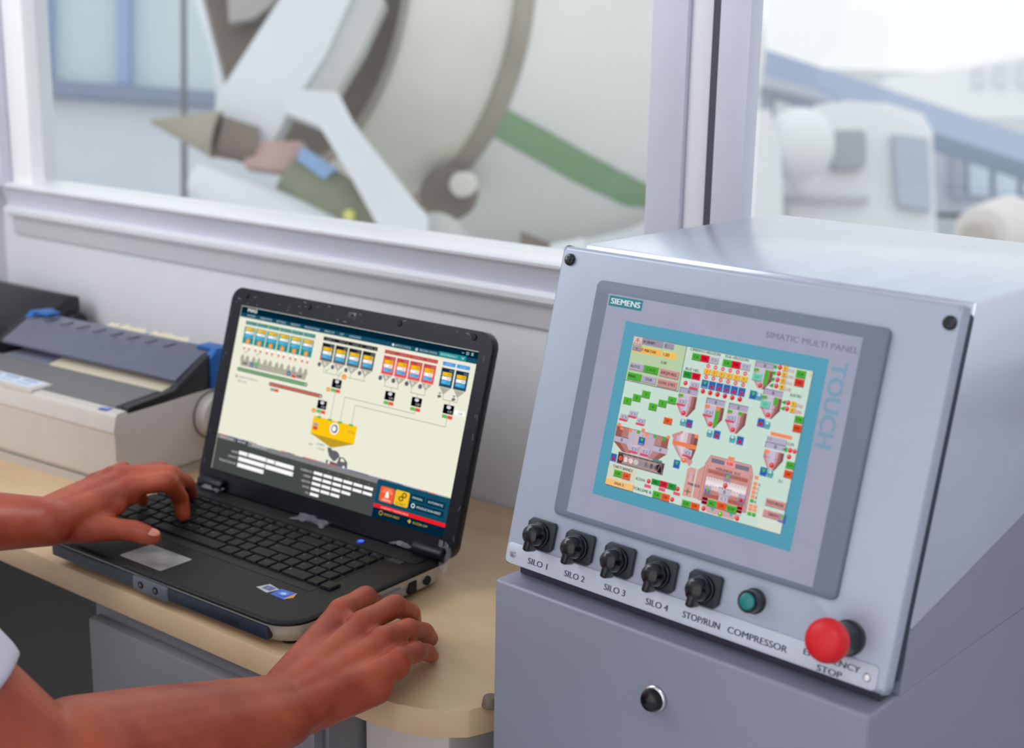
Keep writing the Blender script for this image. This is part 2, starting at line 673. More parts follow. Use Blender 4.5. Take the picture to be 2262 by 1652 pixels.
M_leg = mat('key_legend', (120, 140, 150), .5)
y = KY1
for rh, ks in rows:
    x = KX0
    for w, s_ in ks:
        g = G()
        kw, kh = w * u - .0022, rh - .0022
        g.box((0, 0, .0014), (kw, kh, .0028), M_key, bev=.0005, taper=(1 - .0016 / kw, 1 - .0016 / kh), seg=1, smooth=False)
        if s_.strip():
            A = Art(Matrix.Translation((0, 0, .0029)), 1, lambda c_: M_leg)
            hh = .0030 if len(s_) == 1 else .0018
            A.text(s_, -kw / 2 + .0022, -.0002, hh, (0, 0, 0), 1)
            b2 = A.g.bm
            vm = {}
            i_ = g.mi(M_leg)
            for v in b2.verts:
                vm[v] = g.bm.verts.new(v.co)
            for f in b2.faces:
                nf = g.bm.faces.new([vm[v] for v in f.verts])
                nf.material_index = i_
            b2.free()
        g.build('key', lap, loc=(x + w * u / 2, y - rh / 2, .0303), sharp=False)
        x += w * u
    y -= rh

# power button
g = G()
g.cyl((.0885, .191, .0302), (.0885, .191, .0320), .0048, .0044, mat('power_blue', (30, 60, 170), .3), bev=.0006)
pb = g.build('power_button', lap, label='round power button glowing blue')
g = G()
g.lathe([(.0030, .0), (.0030, .0003), (.0024, .0004), (0, .0004)], emit((70, 110, 255), 1.5), Matrix.Translation((.0885, .191, .0320)), seg=24)
g.build('power_light', pb)

# lid: local frame with origin at display top-left
LT_M = Matrix.Translation((-.1664, .2659, .2301)) @ Matrix.Rotation(-LT, 4, 'X')
# in lid frame: x right, z up the lid, -y out of the screen
M_lidback = mat('lid_back', (20, 20, 26), .3)
g = G()
T = LT_M @ Matrix.Rotation(math.radians(90), 4, 'X')   # x right, y up, z out of the screen
out = rrect(-.0175, -.2075, .3615, .0205, .016, 8)
inn = rrect(-.0008, -.1885, .3470, .0008, .001, 1)
g.prism(out, -.0105, -.0012, M_lidback, T, bev=.0015)
lidb = g.build('lid', lap)
# bezel as a frame of four rounded strips round the panel
g = G()
b = bmesh.new()
n = len(out)
inn2 = []
for (ox, oy) in out:
    inn2.append((min(max(ox, -.0008), .3460), min(max(oy, -.1880), .0008)))
vo = [b.verts.new((x, y, .0010)) for x, y in out]
vo2 = [b.verts.new((x, y, -.0012)) for x, y in out]
vi = [b.verts.new((x, y, .0010)) for x, y in inn2]
vi2 = [b.verts.new((x, y, -.0005)) for x, y in inn2]
for i in range(n):
    j = (i + 1) % n
    for q in ((vo[i], vo[j], vi[j], vi[i]), (vo2[i], vo2[j], vo[j], vo[i]), (vi[i], vi[j], vi2[j], vi2[i])):
        if len(set(q)) == 4:
            b.faces.new(q)
bmesh.ops.remove_doubles(b, verts=b.verts[:], dist=1e-6)
bmesh.ops.recalc_face_normals(b, faces=b.faces[:])
g.merge(b, M_lid, T)
bez = g.build('screen_bezel', lap)
for px_, py_ in ((5.6, 12.1), (105.4, 13.0), (237.6, 13.6), (337.0, 13.8)):
    g = G()
    g.cyl((px_ / 1000, py_ / 1000, .0008), (px_ / 1000, py_ / 1000, .0024), .0036, .0032, M_rub, T, bev=.0005)
    g.build('rubber_pad', bez)
g = G()
g.cyl((.171, .0125, .0008), (.171, .0125, .0015), .0022, .0020, M_rub, T)
g.box((.1705, .0125, .0011), (.012, .006, .0006), mat('webcam_strip', (60, 62, 74), .3), T, bev=.0003)
g.build('webcam', bez)
g = G()   # torn film and scuffs along the top of the bezel
random.seed(4)
M_scuff = mat('scuff', (120, 124, 140), .45)
for k in range(26):
    sx_, sy_ = random.uniform(-.012, .355), random.uniform(.003, .0185)
    L_, W_ = random.uniform(.0008, .005), random.uniform(.0003, .0008)
    a_ = random.uniform(-.5, .5)
    TT = T @ Matrix.Translation((sx_, sy_, .00115)) @ RZ(a_)
    g.box((0, 0, 0), (L_, W_, .00015), M_scuff, TT)
for k in range(14):
    TT = T @ Matrix.Translation((random.choice([-.0125, .3565]) + random.uniform(-.003, .003), random.uniform(-.2, .01), .00115)) @ RZ(random.uniform(1.2, 1.9))
    g.box((0, 0, 0), (random.uniform(.002, .006), .0004, .00015), M_scuff, TT)
g.build('scuff_marks', bez, kind='stuff')
# brand strip under the screen and hinge caps
for hx in (.010, .334):
    g = G()
    g.cyl((-.1664 + hx - .020, .207, .036), (-.1664 + hx + .020, .207, .036), .0075, .0075, M_lid, bev=.002)
    g.build('hinge', lap)
MF = bpy.data.materials.new('loose_film')
MF.use_nodes = True
fb = MF.node_tree.nodes['Principled BSDF']
fb.inputs['Base Color'].default_value = (.55, .55, .62, 1)
fb.inputs['Roughness'].default_value = .18
fb.inputs['Alpha'].default_value = .25


def film(cx, cy, cz, w, h, seed, T2=None):
    random.seed(seed)
    g = G()
    b = bmesh.new()
    N, Mn = 9, 6
    vv = [[b.verts.new((cx + (i / N - .5) * w * (1 + .2 * random.uniform(-1, 1)), cy + (j / Mn - .5) * h * (1 + .3 * random.uniform(-1, 1)), cz + random.uniform(0, .004))) for j in range(Mn + 1)] for i in range(N + 1)]
    for i in range(N):
        for j in range(Mn):
            b.faces.new((vv[i][j], vv[i + 1][j], vv[i + 1][j + 1], vv[i][j + 1]))
    g.merge(b, MF, T2, True)
    return g.build('loose_film', lap, label='crumpled scrap of clear film at the hinge')


film(.135, .207, .0335, .034, .014, 1)
film(.012, .198, .0325, .045, .016, 2)
film(-.150, .199, .0325, .030, .012, 3)
film(.352, -.205, .0015, .016, .026, 5, T)

# ---- laptop screen picture, 1366 x 768 units
LU = .3452 / 1366
S = Art(T @ Matrix.Translation((0, 0, -.0004)) @ Matrix.Diagonal((1, .1865 / (768 * LU), 1, 1)), LU, lambda c_: emit(c_, 1.0))
CREAM = (236, 235, 216)
S.rect(-2, -2, 1368, 770, CREAM, 0)
S.rect(0, 0, 1366, 30, (0, 36, 54))
S.rect(0, 29, 1366, 50, (22, 78, 98))
S.text('MAS', 44, 21, 15, (240, 245, 248), 3, width=58, bold=.8)
for s_, x0, x1 in (('SYSTEM', 46, 95), ('DEFINITIONS', 130, 203), ('SETTINGS', 235, 291), ('REPORTS', 324, 380), ('PRODUCTIONS', 410, 499), ('ABOUT US', 529, 587), ('EXIT', 621, 644), ('LANGUAGE', 676, 742), ('BATCH CANCEL', 937, 1022), ('RECORD CANCEL', 1069, 1162)):
    S.text(s_, x0, 43, 9, (190, 212, 220), 3, width=x1 - x0)
S.rr(918, 34, 930, 44, 3, (235, 240, 242), 3)
S.disc(1052, 39, 6, (235, 240, 242), 3)
S.disc(1052, 39, 3, (22, 78, 98), 4)
S.rect(1170, 27, 1310, 48, (34, 146, 150), 2)
S.text('SAVE MANUALLY', 1178, 42, 9, (205, 235, 235), 3, width=88)
S.line([(1289, 35), (1294, 41), (1299, 35)], 2, (230, 245, 245), 3)
S.rect(1284, 14, 1295, 16, (200, 215, 225), 3)
S.frame(1308, 10, 1318, 19, 2, (200, 215, 225), 3)
S.line([(1333, 9), (1341, 19)], 2.2, (225, 235, 240), 3)
S.line([(1341, 9), (1333, 19)], 2.2, (225, 235, 240), 3)
YEL, WHT, CYA = (250, 194, 12), (252, 252, 250), (78, 184, 236)


def val(x1, y, s_='0,00', col=(60, 60, 50), h=8):
    S.text(s_, x1, y, h, col, 4, al='r')


# aggregates
for k in range(6):
    x = 44 + k * 73.6
    S.rect(x, 63, x + 71, 80, (34, 128, 122), 1)
    S.text('AGGREGATE', x + 3, 75, 7, (160, 205, 200), 3, width=50)
    S.text(str(k + 1), x + 58, 76, 9, (220, 200, 60), 3)
    S.rect(x, 90, x + 68, 168, (32, 142, 140), 1)
    S.rect(x + 8, 93, x + 62, 106, YEL, 2)
    S.rect(x + 8, 110, x + 62, 122, WHT, 2)
    S.rect(x + 8, 126, x + 62, 139, CYA, 2)
    for yy in (103.5, 120, 136.5):
        val(x + 58, yy)
    S.rr(x + 22, 144, x + 46, 166, 4, (240, 146, 50), 2)
    S.text('A', x + 34, 162, 12, (252, 220, 180), 3, al='c')
    for q in (20, 52):
        S.rect(x + q - 9, 172, x + q + 9, 184, (250, 248, 240), 1)
        S.poly([(x + q - 8, 186), (x + q + 8, 186), (x + q, 201)], (228, 62, 42), 2)
    if k < 2:
        S.line([(x + 30, 205), (x + 35, 211), (x + 46, 199)], 3, (60, 180, 120), 3)
    for q in (20, 52):
        S.poly([(x + q - 13, 244), (x + q - 9, 228), (x + q, 218), (x + q + 9, 228), (x + q + 13, 244)], (172, 170, 152), 1)
S.poly([(53, 244), (475, 244), (469, 272), (62, 272)], (176, 173, 158), 1)
S.rect(262, 247, 266, 258, (190, 188, 172), 2)
S.text('0,00', 72, 264, 12, (40, 40, 40), 3, bold=.6)
S.text('0,00', 418, 266, 12, (40, 40, 40), 3, bold=.6)
for x0 in (120, 355):
    S.rr(x0, 248, x0 + 22, 268, 3, (40, 84, 150), 2)
    S.text('A', x0 + 11, 264, 12, (220, 230, 245), 3, al='c')
S.rect(148, 243, 174, 258, (84, 190, 84), 2)
S.rect(149, 259, 173, 270, (150, 152, 150), 2)
S.rect(386, 244, 412, 257, (160, 160, 158), 2)
S.rect(386, 260, 412, 273, (236, 68, 52), 2)


def belt(x0, x1, yc, col):
    S.rr(x0, yc - 8.5, x1, yc + 8.5, 8, (54, 60, 76), 2)
    S.rr(x0 + 5, yc - 4.5, x1 - 5, yc + 4.5, 4, (214, 222, 214), 3)
    S.rect(x0 + 8, yc - 4.5, x1 - 13, yc + 4.5, col, 4)


belt(44, 489, 290, (122, 186, 122))
belt(259, 587, 324, (222, 108, 84))
S.frame(42, 320, 53, 329, 1.5, (90, 95, 100), 2)
S.line([(44, 324), (47, 328), (53, 319)], 2, (40, 44, 60), 3)
S.frame(42, 339, 53, 348, 1.5, (225, 225, 215), 2)
S.text('CONVEYOR PARALLEL', 60, 328, 8, (60, 84, 96), 3, width=126)
S.text('SINGLE LINE', 60, 347, 8, (60, 84, 96), 3, width=60)
S.rect(275, 340, 299, 353, (150, 150, 152), 2)
S.rect(300, 340, 325, 353, (232, 70, 52), 2)


def silo(x, w, top, body, foot, headline, conec, cx, pump=True, hdr2=None):
    S.rect(x, 90, x + w, 169, body, 1)
    S.rect(x, 90, x + w, 106, top, 2)
    val(x + w - 6, 103, col=(150, 160, 170))
    S.rect(x + 9, 107, x + w - 10, 122, YEL, 3)
    S.rect(x + 9, 125, x + w - 10, 139, WHT, 3)
    S.rect(x + 9, 142, x + w - 10, 156, CYA, 3)
    for yy in (118, 136, 153):
        val(x + w - 13, yy)
    S.poly([(x + 6, 171), (x + w - 4, 171), (x + w / 2 - 2, 201)], conec, 1)


GREY = (176, 174, 156)
S.rect(532, 63, 845, 80, (28, 34, 48), 1)
for k in range(4):
    x = 533 + k * 78.5
    S.text('CEMENT', x + 12, 76, 7, (150, 155, 165), 3, width=40)
    S.text(str(k + 1), x + 60, 77, 9, (220, 190, 60), 3)
    silo(x, 71, (26, 32, 48), (98, 100, 104), 0, 0, GREY, 0)
    S.disc(x + 3, 188, 10, (96, 98, 112), 2)
    S.disc(x + 34, 181, 7, (236, 236, 232), 3)
    S.line([(x + 30, 181), (x + 33, 184), (x + 38, 177)], 1.6, (90, 92, 110), 4)
    S.line([(x + 34, 200), (x + 34, 218)], 3, GREY, 1)
    if k in (0, 3):
        S.rect(x - 1, 150, x + 6, 165, (234, 90, 60), 3)
    if k == 2:
        S.rect(x - 1, 118, x + 6, 134, (90, 190, 90), 3)
    if k < 2:
        S.line([(x + 46, 207), (x + 51, 212), (x + 62, 199)], 3, (60, 180, 120), 3)
S.line([(567, 218), (811, 218)], 3, GREY, 1)
S.line([(657, 218), (657, 236)], 3, GREY, 1)
S.rr(678, 208, 702, 230, 4, (242, 150, 50), 3)
S.text('A', 690, 225, 11, (252, 222, 182), 4, al='c')


def scale_box(x, y, lab=True):
    S.rr(x, y, x + 54, y + 38, 3, (6, 6, 8), 2)
    S.disc(x + 27, y + 10, 11, (236, 240, 244), 3, ry=7)
    S.line([(x + 20, y + 12), (x + 27, y + 7), (x + 34, y + 12)], 1.5, (60, 60, 70), 4)
    val(x + 46, y + 32, '0,00', (190, 190, 190), 9)
    S.rect(x + 1, y + 43, x + 27, y + 57, (88, 186, 88), 2)
    S.rect(x + 28, y + 43, x + 54, y + 57, (240, 78, 60), 2)
    S.text('+', x + 10, y + 54, 7, (210, 240, 210), 3)
    if lab:
        S.rr(x - 26, y + 42, x - 3, y + 61, 3, (244, 160, 66), 2)
        S.text('A', x - 14.5, y + 57, 9, (252, 222, 182), 3, al='c')


scale_box(629, 236)
scale_box(568, 341)
S.line([(591, 332), (594, 342)], 3, GREY, 1)
S.rect(887, 65, 1173, 81, (190, 70, 68), 1)
for k in range(4):
    x = 887 + k * 72.4
    S.text('ADDITIVE', x + 8, 77, 7, (228, 150, 150), 3, width=42)
    S.text(str(k + 1), x + 56, 78, 9, (240, 170, 60), 3)
    silo(x, 66, (198, 72, 72), (232, 84, 84), 0, 0, GREY, 0)
    S.disc(x + 2, 188, 10.5, (96, 98, 112), 2)
    S.disc(x + 32, 181, 7, (236, 236, 232), 3)
    S.line([(x + 28, 181), (x + 31, 184), (x + 36, 177)], 1.6, (90, 92, 110), 4)
    S.line([(x + 32, 200), (x + 32, 220)], 3, GREY, 1)
S.line([(919, 219), (992, 219)], 3, GREY, 1)
S.line([(1064, 221), (1137, 221)], 3, GREY, 1)
S.line([(959, 219), (959, 237)], 3, GREY, 1)
S.line([(1101, 221), (1101, 237)], 3, GREY, 1)
scale_box(931, 236, False)
scale_box(1076, 236, False)
for k in range(2):
    x = 1199 + k * 73.5
    S.rr(x, 65, x + 66, 81, 3, (68, 152, 226), 1)
    S.text('WATER', x + 14, 77, 7, (180, 215, 250), 3, width=32)
    S.text(str(k + 1), x + 50, 78, 9, (210, 190, 90), 3)
    silo(x, 66, (16, 44, 72), (40, 74, 104), 0, 0, GREY, 0)
    S.poly([(x + 22, 214), (x + 6, 218), (x + 6, 209)], (100, 102, 104), 2)
    S.rect(x + 4, 206, x + 34 - 10, 212, (100, 102, 104), 2)
    S.rect(x + 12, 196, x + 16, 208, (100, 102, 104), 2)
    S.rect(x + 7, 194, x + 21, 197, (100, 102, 104), 2)
    S.line([(x + 34, 200), (x + 34, 219)], 3, GREY, 1)
S.line([(1236, 219), (1307, 219)], 3, GREY, 1)
S.line([(1270, 219), (1270, 237)], 3, GREY, 1)
scale_box(1244, 236, False)
S.rect(1302, 250, 1356, 270, (252, 252, 250), 1)
val(1344, 266, '0,00', (70, 70, 70), 9)
# pipes to the mixer
S.line([(657, 293), (657, 416)], 3, GREY, 1)
S.line([(595, 398), (593, 416)], 3, GREY, 1)
S.line([(716, 416), (716, 304), (1104, 304), (1104, 293)], 3, GREY, 1)
S.line([(961, 293), (961, 304)], 3, GREY, 1)
S.line([(781, 416), (781, 328), (1272, 328), (1272, 294)], 3, GREY, 1)
# mixer
S.rect(560, 415, 815, 493, (254, 200, 18), 2)
S.poly([(557, 493), (815, 493), (700, 531), (686, 531)], (190, 156, 40), 2)
for x in (592, 656, 716, 780):
    S.rect(x - 12, 412, x + 12, 420, (62, 176, 74), 3)
S.disc(690, 449, 26, (250, 250, 248), 3, 28)
S.disc(690, 449, 19, (150, 156, 164), 4, 28)
S.poly([(690, 449), (690, 430), (705, 435), (710, 449), (705, 463), (690, 468)], (44, 52, 62), 5)
S.disc(690, 449, 12, (250, 250, 248), 6, 24)
S.rect(568, 444, 595, 458, (160, 162, 166), 3)
S.rect(568, 459, 595, 474, (236, 66, 56), 3)
S.frame(771, 440, 782, 451, 1.5, (110, 110, 110), 3)
S.text('TILT', 786, 451, 9, (120, 96, 20), 3)
S.text('GATE', 559, 545, 8, (60, 64, 70), 3)
S.frame(607, 527, 617, 536, 1.5, (150, 150, 150), 3)
S.frame(607, 545, 617, 554, 1.5, (200, 200, 190), 3)
S.text('OPEN', 620, 536, 9, (60, 64, 70), 3)
S.text('CLOSE', 620, 555, 9, (60, 64, 70), 3)
TG = (98, 100, 106)
S.poly([(672, 534), (694, 534), (700, 541), (728, 541), (746, 552), (748, 562), (730, 584), (716, 586), (690, 570), (676, 548)], TG, 2)
S.poly([(676, 588), (740, 592), (748, 562), (772, 560), (798, 576), (804, 610), (680, 606)], TG, 2)
S.poly([(758, 566), (772, 566), (784, 578), (758, 580)], CREAM, 3)
S.disc(695, 597, 7, (236, 235, 228), 4)
S.disc(782, 601, 7, (236, 235, 228), 4)
# lower dark panel
S.rect(0, 618, 980, 770, (70, 74, 72), 1)
S.rect(335, 606, 980, 628, (132, 132, 132), 2)
S.rect(0, 604, 119, 624, (120, 122, 124), 2)
S.rect(119, 606, 201, 626, (66, 70, 70), 3)
S.rect(201, 608, 340, 626, (126, 128, 130), 3)
for s_, x in (('PRODUCTION', 16), ('RECIPE', 135), ('SENSOR INFO', 226)):
    S.text(s_, x, 620, 9, (225, 225, 225), 4, width=len(s_) * 8.6)
random.seed(9)
x = 0
while x < 1366:
    w = random.uniform(12, 70)
    c_ = random.choice([(60, 70, 150), (222, 96, 100), (222, 96, 100), (150, 156, 200), (200, 130, 140), CREAM] + ([(120, 180, 90), (220, 100, 50)] if x > 1100 else []))
    S.rect(x, 603, min(x + w, 1366), 606.5, c_, 4)
    x += w
for s_, x, y in (('RECIPE', 90, 672), ('AMOUNT', 85, 696), ('PRODUCTION NO', 28, 724)):
    S.text(s_, 148, y, 9, (215, 215, 215), 3, al='r', width=None)
for x0, y0, x1, y1 in ((155, 656, 211, 673), (217, 655, 331, 673), (335, 656, 383, 673), (388, 656, 502, 674), (158, 683, 328, 701), (333, 683, 504, 702), (159, 711, 328, 729)):
    S.rect(x0, y0, x1, y1, (252, 252, 252), 3)
    S.line([(x1 - 11, y0 + 7), (x1 - 8, y0 + 10), (x1 - 5, y0 + 7)], 1, (120, 120, 130), 4)
    S.line([(x1 - 11, y1 - 4), (x1 - 5, y1 - 4)], 1, (150, 150, 150), 4)
for i, s_ in enumerate(('AGGREGATE', 'CEMENT', 'ADDITIVE', 'WATER', 'ICE')):
    S.text(s_, 612, 663 + i * 23.5, 8.5, (215, 215, 215), 3, al='r')
    for j in range((6, 6, 4, 3, 1)[i]):
        x = 622 + j * 58
        S.rect(x, 652 + i * 23.6, x + 51, 664.5 + i * 23.6, (252, 252, 252), 3)
for j in range(6):
    S.text(str(j + 1), 644 + j * 58, 645, 9, (140, 150, 70), 3)
# lower right command panel
S.rect(982, 607, 1368, 770, (20, 76, 98), 2)
S.rect(982, 727, 1368, 770, (0, 36, 54), 3)
S.rect(982, 711, 1370, 727, (238, 28, 34), 4)
S.rect(978, 611, 983, 770, (60, 70, 120), 4)
S.text('AGGREGATE 1 WEIGHING ERROR', 1022, 724, 8, (250, 190, 180), 5, width=150)
S.rr(1004, 632, 1080, 696, 8, (240, 92, 44), 4)
S.poly([(1032, 676), (1036, 652), (1043, 648), (1050, 652), (1054, 676)], (254, 246, 240), 5)
for k in range(9):
    a = math.pi * (1 + k / 8.0)
    S.line([(1043 + 15 * math.cos(a), 656 + 13 * math.sin(a)), (1043 + 28 * math.cos(a), 656 + 20 * math.sin(a))], 1.6, (252, 210, 190), 5)
S.text('SIREN', 1043, 691, 9, (252, 230, 220), 5, al='c', width=46)
S.rr(1084, 630, 1160, 694, 8, (238, 192, 40), 4)
for cx, cy in ((1133, 646), (1118, 663)):
    S.disc(cx, cy, 13, (96, 72, 24), 5, ry=11)
    S.disc(cx, cy, 7, (238, 192, 40), 6, ry=6)
S.text('START', 1122, 690, 11, (130, 100, 30), 5, al='c', width=54)
for x0, y0, x1, y1, s_, tw in ((1166, 630, 1240, 657, 'MANUAL', 54), (1248, 630, 1346, 657, 'AUTOMATIC', 78), (1164, 665, 1346, 692, 'PRODUCTION RESET', 126)):
    S.rect(x0, y0, x1, y1, (10, 52, 72), 4)
    cx = (x0 + x1) / 2 + (14 if 'PROD' in s_ else 0)
    S.text(s_, cx, y1 - 9, 9, (214, 230, 236), 5, al='c', width=tw)
S.disc(1186, 677, 10, (222, 232, 238), 5)
S.disc(1186, 677, 6, (10, 52, 72), 6)
S.disc(1028, 744, 10, (196, 160, 50), 5)
S.disc(1028, 744, 7, (0, 36, 54), 6)
S.text('ERROR RESET', 1046, 749, 9, (200, 166, 60), 5, width=84)
S.poly([(1172, 744), (1184, 735), (1192, 744), (1184, 753)], (200, 166, 60), 5)
S.text('BUZZER OFF', 1202, 749, 9, (200, 166, 60), 5, width=76)
scr = S.build('screen', lap, label='glowing screen showing a batching program')

# ------------------------------------------------------------------ usb plug
g = G()
LM = Matrix.Translation(LP) @ RZ(LA)
g.box((XR + .012, .043, .015), (.024, .014, .008), M_white, bev=.002)
g.box((XR - .004, .043, .015), (.012, .010, .0045), M_chrome)
o = g.build('usb_plug', label='white usb plug stuck in the laptop side by the right hand', cat='plug')
o.location = LP
o.rotation_euler = (0, 0, LA)

# ------------------------------------------------------------------ control panel enclosure
BA, BT = -0.05969440658773711, 0.2565026022186276
CPX = Vector((-.6379, .8636, 0))
cp = thing('control_panel', 'tilted grey steel control box with touch screen, switches and red stop button', 'control panel', CPX + Vector((0, 0, .873)), BA)
sb, cb_ = math.sin(BT), math.cos(BT)
ZB = -.873
PM = Matrix(((1, 0, 0, 0), (0, sb, -cb_, 0), (0, cb_, sb, 1.1277 + ZB), (0, 0, 0, 1)))
XS = Matrix(((0, 0, 1, 0), (1, 0, 0, 0), (0, 1, 0, 0), (0, 0, 0, 1)))   # (y,z) outline swept along x
g = G()
g.prism([(.0214, 1.1265 + ZB), (.295, 1.128 + ZB), (.295, .985 + ZB), (-.027, .917 + ZB), (-.0310, .917 + ZB)], .004, .3262, M_steel, XS, bev=.0025)
g.build('enclosure_body', cp)
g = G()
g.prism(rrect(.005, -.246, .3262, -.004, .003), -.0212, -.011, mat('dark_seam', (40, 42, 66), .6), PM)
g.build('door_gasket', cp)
g = G()
g.prism(rrect(0, -.252, .328, 0, .0035, 4), -.0125, 0, M_front, PM, bev=.003, seg=3)
door = g.build('front_door', cp)
g = G()
g.prism([(-.034, .8725 + ZB), (.295, .8725 + ZB), (.295, .9835 + ZB), (-.028, .9165 + ZB)], .004, .3240, M_ped, XS)
g.box((.163, -.0420, .8935 + ZB), (.312, .017, .042), mat('recess_shade', (62, 62, 78), .6))  # dark strip stands in for the shade under the door
g.build('neck', cp)
for sx_, sy_ in ((.0098, -.0105), (.3205, -.0125)):
    g = G()
    g.cyl((sx_, sy_, 0), (sx_, sy_, .0028), .0050, .0042, M_swk, PM, bev=.0008)
    g.box((sx_, sy_, .0028), (.0050, .0010, .0006), M_swp, PM @ Matrix.Translation((sx_, sy_, 0)) @ RZ(.5) @ Matrix.Translation((-sx_, -sy_, 0)))
    g.box((sx_, sy_, .0028), (.0010, .0050, .0006), M_swp, PM @ Matrix.Translation((sx_, sy_, 0)) @ RZ(.5) @ Matrix.Translation((-sx_, -sy_, 0)))
    g.build('screw', cp, label='black cross-head screw')

# touch panel
g = G()
lo = rrect(.0423, -.2030, .2837, -.0222, .005, 5)
mid = rrect(.0433, -.2020, .2827, -.0232, .0045, 5)
inn = rrect(.0555, -.1985, .2665, -.0310, .001, 5)
g.loft([[(x, y, 0) for x, y in lo], [(x, y, .0028) for x, y in lo], [(x, y, .0036) for x, y in mid], [(x, y, .0040) for x, y in inn]], M_bezel, PM)
hmi = g.build('touch_panel', cp)
A = Art(PM @ Matrix.Translation((0, 0, .0041)), .001, lambda c_: mat('print_%d_%d_%d' % c_, c_, .4, noise=.03, nscale=40))
A.rect(55.8, 31, 266.3, 198.3, (166, 168, 188), 0)
A.build('membrane', hmi)
A = Art(PM @ Matrix.Translation((0, 0, .00415)), .001, ink)
TEAL = (78, 164, 186)
A.rect(76, 49, 245.3, 179.7, TEAL, 1)
A.rect(57.2, 32.2, 88, 39.9, (0, 132, 140), 1)
A.text('SIEMENS', 72.6, 38.1, 4.3, (232, 240, 242), 2, al='c', width=27, bold=.25)
A.text('SIMATIC MULTI PANEL', 195, 42.2, 4.2, (122, 128, 160), 2, width=70, bold=.1)
A.text('TOUCH', 248.2, 50, 11.5, (124, 166, 188), 2, rot=math.pi / 2, width=57, bold=.55)
A.build('printed_lettering', hmi)

HU = .1497 / 640
S = Art(PM @ Matrix.Translation((.0860, -.0588, .0043)) @ Matrix.Diagonal((1, .1115 / (480 * HU), 1, 1)), HU, lambda c_: emit(c_, .92), lift=2.2e-5)
BGC = (206, 228, 216)
LINE = (70, 66, 90)
S.rect(-1, -1, 641, 481, LINE, 0)
S.rect(0, 0, 640, 480, BGC, 1)
S.rect(0, 410, 110, 480, (216, 218, 196), 2)
S.rect(560, 420, 640, 480, (222, 228, 214), 2)
S.rect(0, 0, 202, 142, (188, 212, 172), 2)
S.line([(202, 0), (203, 142), (2, 142)], 2, LINE, 3)
INK = (46, 40, 52)


def btn(x0, y0, x1, y1, col, s_='', tc_=INK, h=9, l=4, al='c', sh=True):
    if sh:
        S.rect(x0, y0, x1 + 1.2, y1 + 1.6, (84, 80, 92), l)
    S.rect(x0, y0, x1, y1, col, l + 1)
    S.line([(x0, y0 + .5), (x1, y0 + .5)], 1, tuple(min(255, v + 40) for v in col), l + 2)
    if s_:
        S.text(s_, (x0 + x1) / 2 if al == 'c' else x0 + 3, (y0 + y1) / 2 + h / 2, h, tc_, l + 3, al=al, bold=.35)


GRN, GRN2, RED, ORG, GRY, PNK, YL = (84, 176, 58), (44, 150, 60), (222, 24, 50), (234, 98, 52), (182, 174, 196), (208, 150, 148), (246, 184, 60)
btn(1, 0, 35, 27, (226, 198, 192), '', sh=True)
S.line([(18, 3), (5, 23), (32, 23), (18, 3)], 1.3, (110, 50, 50), 8)
S.text('!', 18, 20, 12, (90, 40, 50), 8, al='c', bold=.6)
btn(3, 30, 37, 43, (158, 148, 164), '0', (90, 80, 100), 8)
btn(37, 0, 117, 21, (160, 150, 168), 'N SINIFI', al='l', sh=False, h=9)
btn(120, 1, 157, 20, (160, 150, 168), '2', al='l', sh=False)
S.rect(3, 44, 38, 48, (246, 188, 96), 4)
btn(38, 27, 116, 48, (248, 188, 96), ' F MIKTAR', al='l', sh=False)
btn(121, 28, 172, 48, (250, 196, 100), '1,00', al='l', sh=False, h=10)
S.text('0,00', 120, 68, 9, (60, 90, 60), 4, bold=.3)
btn(6, 82, 60, 105, GRY, 'AUTO.', al='l')
btn(62, 82, 116, 105, GRN, 'ÇALIŞ', (30, 110, 50))
btn(5, 114, 58, 137, GRN, 'MAN.', al='l')
btn(61, 114, 115, 136, GRY, 'DUR')
btn(122, 82, 194, 106, PNK, 'KRŞM RES.')
btn(121, 114, 195, 138, PNK, 'OTM. STRT')
for k, (x, y) in enumerate(((8, 194), (41, 178), (73, 161), (107, 194), (140, 177), (172, 161))):
    btn(x, y, x + 30, y + 22, GRN, str(k + 1), (30, 90, 50), 9)


def arrows(x, y, strip=True):
    btn(x, y, x + 31, y + 20, (190, 184, 206), '', sh=True)
    S.line([(x + 13, y + 6), (x + 8, y + 10.5), (x + 13, y + 15)], 1.3, INK, 7)
    S.line([(x + 19, y + 6), (x + 24, y + 10.5), (x + 19, y + 15)], 1.3, INK, 7)
    if strip:
        S.rect(x - 2, y + 17, x + 29, y + 24, (222, 76, 104), 5.5)


arrows(7, 247), arrows(39, 231), arrows(73, 248)
btn(171, 227, 202, 247, ORG, 'EP', (120, 40, 30))
S.text('CIMENTO HELEZON', 218, 10, 8.5, (40, 60, 60), 4, width=108, bold=.35)
S.text('KUL HELEZON', 345, 10, 8.5, (40, 60, 60), 4, width=80, bold=.35)
for x in (228, 339):
    btn(x, 15, x + 31, 36, GRN, 'CA', (20, 90, 50))
    btn(x + 32, 15, x + 62, 36, RED, 'DR', (110, 10, 40))
    arrows(x + 64, 15, False)
S.text('BUZ HEL.', 214, 71, 8.5, (50, 70, 70), 4, width=52, bold=.35)
btn(209, 74, 239, 94, GRN2, 'CA', (10, 80, 50))
btn(241, 74, 271, 94, RED, 'DR', (120, 20, 50))


def ball_(x, y, r=7.5, col=(214, 48, 52)):
    S.disc(x, y, r, col, 8)
    S.disc(x - r * .2, y - r * .25, r * .45, tuple(min(255, v + 70) for v in col), 9)


